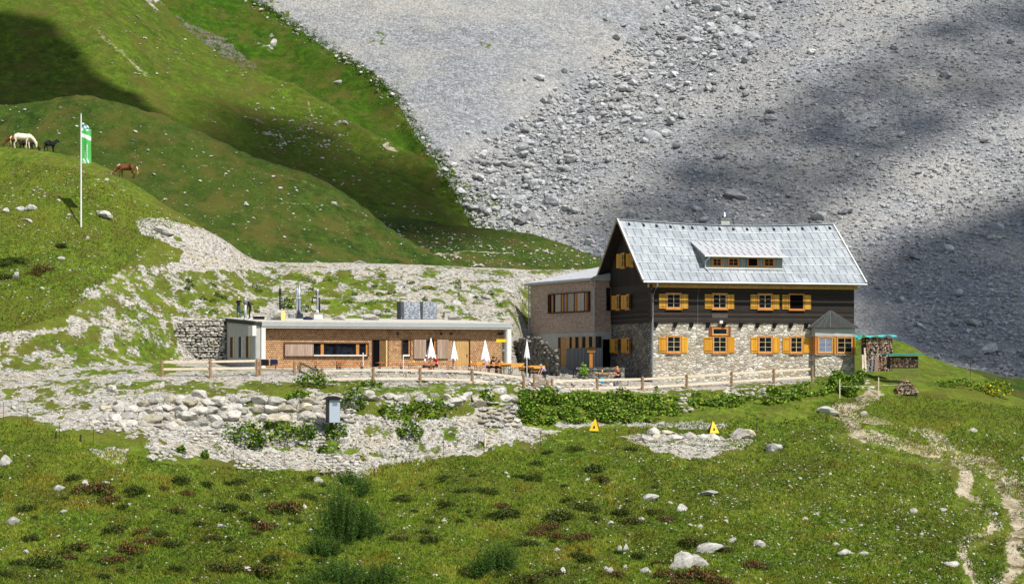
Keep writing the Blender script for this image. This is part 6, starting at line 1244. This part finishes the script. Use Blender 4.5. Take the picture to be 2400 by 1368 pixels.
# garden bank: uncountable herbs
bank = [(1212,955),(1222,918),(1300,924),(1540,928),(1700,922),(1850,905),(2000,885),(2015,915),(1900,932),(1850,946),(1700,956),(1600,972),(1540,988),(1500,992),(1240,995),(1212,985)]
P, x, y = sample(bank, 5200, NEAR, 61, lambda x, y: np.where((x > 1585) & (x < 1622) & (y > 925) & (y < 965), .1, np.where((x > 1700) & (x < 1800) & (y > 906) & (y < 930), .2, np.where(vn(x/22, y/11, 8) > np.where(x < 1545, .38, .5), 1, .12)))); g2 = np.random.default_rng(62)
hgt = (.1+.95*vn(P[:, 0]*1.1, P[:, 1]*1.1, 9)**1.5)*np.where(x < 1545, .9, .55); Q = []
for k in range(9): j = P.copy(); j[:, 0] += g2.normal(0, .14, len(P)); j[:, 1] += g2.normal(0, .12, len(P)); j[:, 2] += hgt*g2.uniform(.1, 1.0, len(P)); Q.append(j)
Q = np.concatenate(Q); leaves('garden_herbs', Q, None, .105, [lin(98,138,34), lin(126,160,42), lin(68,102,26), lin(158,180,60), lin(110,138,64), lin(60,84,28), lin(134,140,66)], 63, kind='stuff')
def plantclump(px, py, w, h, label, cat='plant', pal=GL, leaf=.1, n=None, name='leafy_plant', group=None, seed=0, up=.6, sheet=None):
    p, ok = (sheet or NEAR).hit(px, py); p = p[0]; g = np.random.default_rng(seed+int(px)); W_ = w/FPX*p[1]/2; H_ = h/FPX*p[1]; n = n or int(260*max(W_, .5)*max(H_, .4)/(leaf*10)**1.3)+60
    o_ = leaves(name, dome(n, W_, W_*.7, H_, g), None, leaf, pal, seed, up=up); o_.location = p; return tag(o_, label, cat, group)
for k, (px_, py_, w, h, lb) in enumerate(((578,1036,110,50,'broad leafy patch on the cobble bank left of centre'),(600,1052,40,34,'leafy tuft hanging below the broad patch'),(680,1030,100,42,'broad leafy patch nearer the grey cabinet'),(722,1028,50,40,'round leafy plant right of the broad patch'),(785,1020,62,38,'big leafed plant at the foot of the grey cabinet'),(962,1022,62,40,'leafy plant on the pale gravel terrace'),(640,1004,50,20,'low leaves at the foot of the long boulder wall'),
       (735,905,90,36,'leafy plants climbing under the corner of the terrace fence'),(700,935,60,24,'leafy patch on top of the long boulder wall'),(830,955,60,50,'leafy plants right of the grey cabinet'),(870,905,60,16,'low leafy strip below the second fence post'),(1010,960,110,26,'low leaves under the pale block row'),(1140,945,44,34,'leafy plant between pale blocks near the steps'),(930,965,100,22,'sprawling leaves below the block row, left'),(672,740,28,26,'small round green plant on the bank behind the black flue'),(1230,985,40,50,'leafy edge at the left end of the garden bank'),
       (425,1060,26,16,'small leafy tuft beside the white cobble heap'),(480,1070,22,16,'second small leafy tuft on the lower gravel'),(757,1058,28,12,'little green tuft on the lower gravel below the cabinet'),(1365,866,24,30,'bright green potted plant before the annex'))):
    if k == 14: p = None; plantclump(672, 722, w, h, lb, seed=k)
    elif k == 19:
        P0 = gpt(1369, 143.2); gg = np.random.default_rng(3); o_ = leaves('potted_plant', dome(90, .32, .3, .75, gg)+np.array([0, 0, .45]), None, .09, [lin(150,196,40), lin(120,176,34)], 4); o_.location = P0; tag(o_, lb, 'plant')
    else: plantclump(px_, py_, w, h, lb, seed=k)
plantclump(2330, 925, 90, 34, 'tall herbs with yellow flowers at the right edge of the shoulder', pal=GL+[lin(226,200,40)], seed=90); plantclump(2240, 905, 120, 18, 'green herbs right of the log store', seed=91)
for k in range(14): plantclump(1985+random.uniform(-30, 35), 905+random.uniform(-18, 25), 34, 26, 'leafy herb tuft at the house corner by the path', seed=100+k, group='herb tufts at the house corner', name='herb_tuft')
Pb, x, y = sample(berm, 5200, NEAR, 64, lambda x, y: np.where((y > 630) & (x > 600), .5, .28)); Q = []; gg = np.random.default_rng(65)
for k in range(7): j = Pb.copy(); j[:, 0] += gg.normal(0, .11, len(Pb)); j[:, 1] += gg.normal(0, .1, len(Pb)); j[:, 2] += gg.uniform(.01, .13, len(Pb)); Q.append(j)
leaves('gravel_herbs', np.concatenate(Q), None, .04, [lin(92,104,44), lin(122,124,60), lin(74,92,34), lin(140,130,80)], 66, kind='stuff')
Pb, x, y = sample(lower, 2600, NEAR, 67); Q = []
for k in range(6): j = Pb.copy(); j[:, 0] += gg.normal(0, .12, len(Pb)); j[:, 1] += gg.normal(0, .1, len(Pb)); j[:, 2] += gg.uniform(.01, .13, len(Pb)); Q.append(j)
leaves('gravel_herbs', np.concatenate(Q), None, .04, [lin(92,110,40), lin(112,120,54), lin(74,96,30), lin(140,124,80)], 68, kind='stuff')
Pb, x, y = sample([(-100,1000),(220,1045),(700,1105),(1160,1045),(1500,1000),(2000,935),(2420,960),(2500,1400),(-100,1400)], 9000, NEAR, 69, lambda x, y: np.where(vn(x/45, y/18, 11) > .5, .9, .2)); Q = []
for k in range(8): j = Pb.copy(); j[:, 0] += gg.normal(0, .09, len(Pb)); j[:, 1] += gg.normal(0, .08, len(Pb)); j[:, 2] += gg.uniform(.02, .17, len(Pb)); Q.append(j)
leaves('meadow_herbs', np.concatenate(Q), None, .032, [lin(96,120,36), lin(70,94,28), lin(126,138,48), lin(58,78,26), lin(112,98,50)], 70, kind='stuff')
# ragged herbs where turf meets scree
ed = [(590,0),(640,35),(700,70),(760,110),(820,150),(880,195),(920,225),(960,290),(1000,350),(1030,390),(1060,435),(1090,480),(1110,520),(1140,545)]; X_ = []; gg = np.random.default_rng(88)
for (a, b), (c, d) in zip(ed[:-1], ed[1:]):
    for k in range(70): u = gg.random(); X_.append((a+(c-a)*u+gg.normal(6, 9), b+(d-b)*u+gg.normal(0, 6)))
X_ = np.array(X_); cand = []
for sh in (BH, RG, SC):
    Pq, ok = sh.hit(X_[:, 0], X_[:, 1]); Pq[~ok, 1] = 9999; cand.append(Pq)
cand = np.array(cand); bi = cand[:, :, 1].argmin(0); Pq = cand[bi, np.arange(len(X_))]; Pq = Pq[Pq[:, 1] < 900]; Q = []
for k in range(16): j = Pq.copy(); j[:, 0] += gg.normal(0, .3, len(Pq)); j[:, 1] += gg.normal(0, .3, len(Pq)); j[:, 2] += gg.uniform(.02, .5, len(Pq)); Q.append(j)
leaves('border_herbs', np.concatenate(Q), None, .11, [lin(66,100,22), lin(54,84,18), lin(86,116,30)], 89, kind='stuff')
k = gg.random(len(Pq)) < .45; Pr = Pq[k]+np.stack([gg.normal(0, .6, k.sum()), gg.normal(0, .3, k.sum()), np.zeros(k.sum())], -1); s = .12+.4*gg.random(len(Pr))**3; merged_rocks('border_stones', Pr, np.stack([s*1.3, s, s*.7], -1), M_RKT, SMALL, 90, .8, 1.1, 'stuff')
rg_ = random.Random(8)
for k in range(46): plantclump(rg_.uniform(430, 1190), rg_.uniform(648, 735), rg_.uniform(14, 30), rg_.uniform(5, 12), 'small green tuft growing on the gravel bank', seed=200+k, group='green tufts on the gravel bank', name='herb_tuft', leaf=.07, pal=GL[:3]+[lin(140,134,60)], n=70)
# tall shrub and dark grassy clumps
BV = []
for (px_, py_, w, h, lb) in ((800,1270,125,150,'tall dark green willow shrub in the lower meadow'),(765,1300,110,60,'left flank of the willow thicket'),(850,1255,90,70,'right flank of the willow thicket'),(800,1366,170,60,'dark green thicket at the bottom edge below the willow shrub'),(900,1366,90,50,'right end of the bottom thicket'),(848,1160,60,50,'small blue green shrub above the willow thicket'),(815,1135,40,36,'small dark shrub at the meadow edge by the cobbles'),(1165,1335,110,70,'dark round shrub at the bottom middle'),(1120,1350,70,40,'low left neighbour of the dark round shrub')):
    p = NEAR.pt(px_, py_); W_ = w/FPX*p[1]/2; H_ = h/FPX*p[1]*.8; gg = np.random.default_rng(int(px_+py_)); root = thing('shrub', lb, 'shrub', p); n = int(3200*W_*max(H_, .8)); ns = int(26+150*W_*.6); sx, sy = gg.normal(0, .42, ns)*W_, gg.normal(0, .3, ns)*W_; sh_ = H_*gg.uniform(.4, 1.3, ns)*np.exp(-.5*(sx/W_)**2); m_ = max(24, n//ns); u_ = gg.random((ns, m_)); D = np.stack([sx[:, None]+gg.normal(0, .05, (ns, m_))+u_*sx[:, None]*.25, sy[:, None]+gg.normal(0, .05, (ns, m_)), sh_[:, None]*(.1+.95*u_)], -1).reshape(-1, 3); lp_ = leaves('foliage', D, None, .055, GB+[GL[0], GD[1], lin(86,120,48)], int(px_), parent=root, aspect=.35, up=.1)
    mb = MB()
    for k in range(7): a = gg.uniform(0, 6.28); mb.tube([(0, 0, -.1), (math.cos(a)*W_*.3, math.sin(a)*W_*.2, H_*.45), (math.cos(a)*W_*.6, math.sin(a)*W_*.4, H_*.85)], [.02, .012, .005], 5)
    mb.build('stems', M_WIREP, root)
# alpine rose bushes
RB = []
for k in range(7):
    gg = np.random.default_rng(300+k); n = 620; D = np.concatenate([dome(n//3, gg.uniform(.35, .7), gg.uniform(.3, .5), gg.uniform(.22, .36), gg)+np.array([gg.uniform(-.5, .5), gg.uniform(-.25, .25), 0]) for q in range(4)]); pal = GD if k < 4 else (RD+GD[:3] if k < 6 else RD[:2]+GD+GD)
    o_ = leaves('alpine_rose', D, None, .045, pal, 310+k, up=.5); RB.append(o_.data); bpy.data.objects.remove(o_)
RL = [(60,1190,60),(175,1120,50),(222,1150,90,1),(262,1170,60,1),(315,1150,60),(290,1185,40),(430,1125,60),(480,1135,60),(410,1200,60,2),(385,1140,28,1),(440,1155,40,1),(535,1190,70),(570,1165,50),(670,1190,80,1),(640,1200,50),(580,1215,60),(620,1235,70,1),(270,1240,80),(340,1245,60,1),(375,1250,40),(65,1262,60),(180,1285,80,2),(150,1295,50),(310,1290,90,1),(345,1270,60,1),(410,1275,60),(275,1310,70,1),(160,1305,44,1),(110,1320,80),(35,1318,50),(280,1335,40),(420,1330,60),(520,1330,90,2),(600,1340,100,2),(640,1310,60),(540,1288,40),(690,1220,40),
      (1245,1120,60),(1255,1085,44),(1390,1100,70),(1405,1125,60,2),(1040,1120,44),(1080,1150,60),(1140,1150,60),(1175,1185,50,1),(1190,1200,70),(1165,1210,60),(1050,1180,60),(1105,1112,30),(1330,1170,50),(1310,1210,80),(1370,1190,70),(1390,1215,50),(1450,1200,60),(1480,1225,70,2),(1290,1235,60,1),(1310,1255,50,1),(1260,1250,60,1),(1365,1260,60,1),(1235,1275,60),(940,1170,50),(930,1260,50,2),(990,1245,50),(1010,1265,60),(1100,1340,60,1),(1530,1200,50,2),(1560,1215,50,1),(1240,1360,80,2),(1300,1345,60,2),(1380,1310,60),(1440,1345,50,1),(1345,1300,60),(1500,1300,50),
      (1560,1345,60,1),(1640,1350,90,1),(1690,1362,60,1),(1775,1325,60,1),(1760,1318,40,1),(1620,1270,70,2),(1545,1320,50,2),(1700,1290,50,2),(1590,1365,60,1),(100,632,50,1),(12,650,50),(30,610,60),(80,640,40,1),(140,575,40),(5,620,50),(1280,1060,44),(1480,1050,40),(1350,1050,40),(720,1165,44),(560,1128,50),(730,1120,40),(620,1150,40),(15,1345,60),(240,1350,60),(470,1225,44),(500,1260,50,2)]
rr_ = random.Random(3)
for e in RL:
    px_, py_, w = e[:3]; c = e[3] if len(e) > 3 else 0; p = NEAR.pt(px_, py_+4); me = RB[rr_.choice((4, 5))] if c == 1 else (RB[6] if c == 2 else RB[rr_.randrange(4)])
    o_ = bpy.data.objects.new('alpine_rose', me); C.objects.link(o_); s = w/FPX*p[1]/1.55; o_.location = p; o_.scale = (s, s*rr_.uniform(.7, 1.1), s*rr_.uniform(1.0, 1.5)); o_.rotation_euler.z = rr_.choice((0, math.pi))+rr_.uniform(-.4, .4)
    tag(o_, ['dark green alpine rose cushion in the meadow', 'reddish flowering alpine rose cushion in the meadow', 'brown tinged alpine rose cushion in the meadow'][c], 'bush', ['dark alpine rose cushions', 'reddish alpine rose cushions', 'brown tinged alpine rose cushions'][c])
for i in range(60):
    px_, py_ = rr_.uniform(0, 1560), rr_.uniform(1110, 1366); p = NEAR.pt(px_, py_); o_ = bpy.data.objects.new('alpine_rose', RB[rr_.randrange(4)]); C.objects.link(o_); s = rr_.uniform(.3, .62); o_.location = p; o_.scale = (s, s, s*1.2); o_.rotation_euler.z = rr_.random()*6; tag(o_, 'dark green alpine rose cushion in the meadow', 'bush', 'dark alpine rose cushions')
# grass blades of the meadow
g = np.random.default_rng(5); P, x, y = sample([(-120,990),(60,985),(220,1040),(380,1085),(700,1105),(880,1090),(1160,1045),(1330,1010),(1500,1000),(1900,945),(2010,930),(2150,925),(2420,960),(2900,1010),(2900,1440),(-500,1440),(-500,980)], 270000, NEAR, 71)
ci = np.clip(np.searchsorted(NEAR.cols, CX+FPX*P[:, 0]/P[:, 1]), 0, len(NEAR.cols)-1); sel = np.clip(np.searchsorted(NEAR.Y[:, 600], P[:, 1]), 0, NEAR.Y.shape[0]-1); bad = np.maximum(grav[sel, ci], path[sel, ci]) > .35; P = P[~bad]
P2, x2, y2 = sample([(-60,360),(200,400),(420,520),(300,620),(150,740),(-60,800)], 26000, NEAR, 72); P = np.concatenate([P, P2]); n = len(P)
big = fbm(P[:, 0], P[:, 1], 3.2, 3, 12); mid = fbm(P[:, 0], P[:, 1], .9, 3, 15); hg = np.clip(.10+.07*mid+.05*big+.05*g.random(n), .04, .3)
V = np.zeros((n, 3, 3, 3)); 
for k in range(3):
    a = g.uniform(0, 6.283, n); off = g.normal(0, .035, (n, 2)); bx = P[:, 0]+off[:, 0]; by = P[:, 1]+off[:, 1]; w = .016+.014*g.random(n); ln = g.normal(0, .05, (n, 2))
    V[:, k, 0] = np.stack([bx-np.cos(a)*w, by-np.sin(a)*w, P[:, 2]-.02], -1); V[:, k, 1] = np.stack([bx+np.cos(a)*w, by+np.sin(a)*w, P[:, 2]-.02], -1); V[:, k, 2] = np.stack([bx+ln[:, 0], by+ln[:, 1], P[:, 2]+hg], -1)
base = np.array([lin(70,96,26), lin(102,128,36), lin(136,156,48), lin(164,168,64), lin(50,70,20)]); q = np.clip(1.6+2.0*big+1.4*mid+1.3*fbm(P[:, 0], P[:, 1], 9, 3, 18)+g.normal(0, .6, n), 0, 3).astype(int); q = np.where(g.random(n) < .1, 4, q); cc = base[q]*np.concatenate([g.uniform(.75, 1.25, (n, 1))]*3+[np.ones((n, 1))], 1)
br = fbm(P[:, 0], P[:, 1], 1.8, 3, 25) > .2; cc = np.where(br[:, None], cc*np.array([1.05, .80, .85, 1]), cc)
o_ = np_mesh('meadow_grass', V.reshape(-1, 3), np.arange(9*n).reshape(-1, 3), M_BLADE, smooth=False, colattr=np.repeat(cc, 9, 0)); o_['kind'] = 'stuff'

# ---------------------------------------------------------------- clouds high above that shade parts of the slopes
M_CLOUD = plain('cloud_white', (.85, .86, .88, 1), 1.0, .03, .01)
def cloud(pts, sheet, puff, seed, t_=1500.0, dens=1.0, solid=True):
    """pts: outline of the shade on the slope; the cloud hangs where the sun passes on its way there"""
    xs = [p[0] for p in pts]; ys = [p[1] for p in pts]; g = np.random.default_rng(seed); n = int(900*dens); x = g.uniform(min(xs), max(xs), n); y = g.uniform(min(ys), max(ys), n); k = inpoly(x, y, pts); P, ok = sheet.hit(x[k], y[k]); P = P[ok]
    c = P+np.array(SUN)*t_; V0, F0 = ico(2); o_ = merged_rocks('cloud', c-c.mean(0), np.stack([puff*g.uniform(.5, 1.2, len(c))]*2+[puff*.7*g.uniform(.5, 1, len(c))], -1), M_CLOUD, [(V0, F0)], seed, smooth=True); o_.location = c.mean(0); o_['kind'] = 'structure'; return o_
cloud([(1380,600),(1400,500),(1560,390),(1700,300),(1880,215),(2080,100),(2240,20),(2420,-40),(2750,-200),(2750,60),(2430,210),(2300,275),(2150,365),(2010,450),(1930,520),(1850,560),(1760,640),(1500,680)], SC, 2.9, 1, dens=2.2)
cloud([(1960,680),(2060,590),(2200,540),(2420,460),(2800,380),(2800,960),(2430,920),(2240,860),(2050,800)], SC, 3.2, 2, dens=1.8)
cloud([(-200,0),(-10,45),(60,52),(110,90),(150,150),(210,190),(300,235),(380,300),(200,330),(-200,330)], BH, 3.2, 3, t_=350, dens=3.0)
cloud([(400,330),(560,250),(700,270),(860,330),(1080,440),(1130,610),(560,615),(470,500)], BH, 3.2, 4, dens=.55)
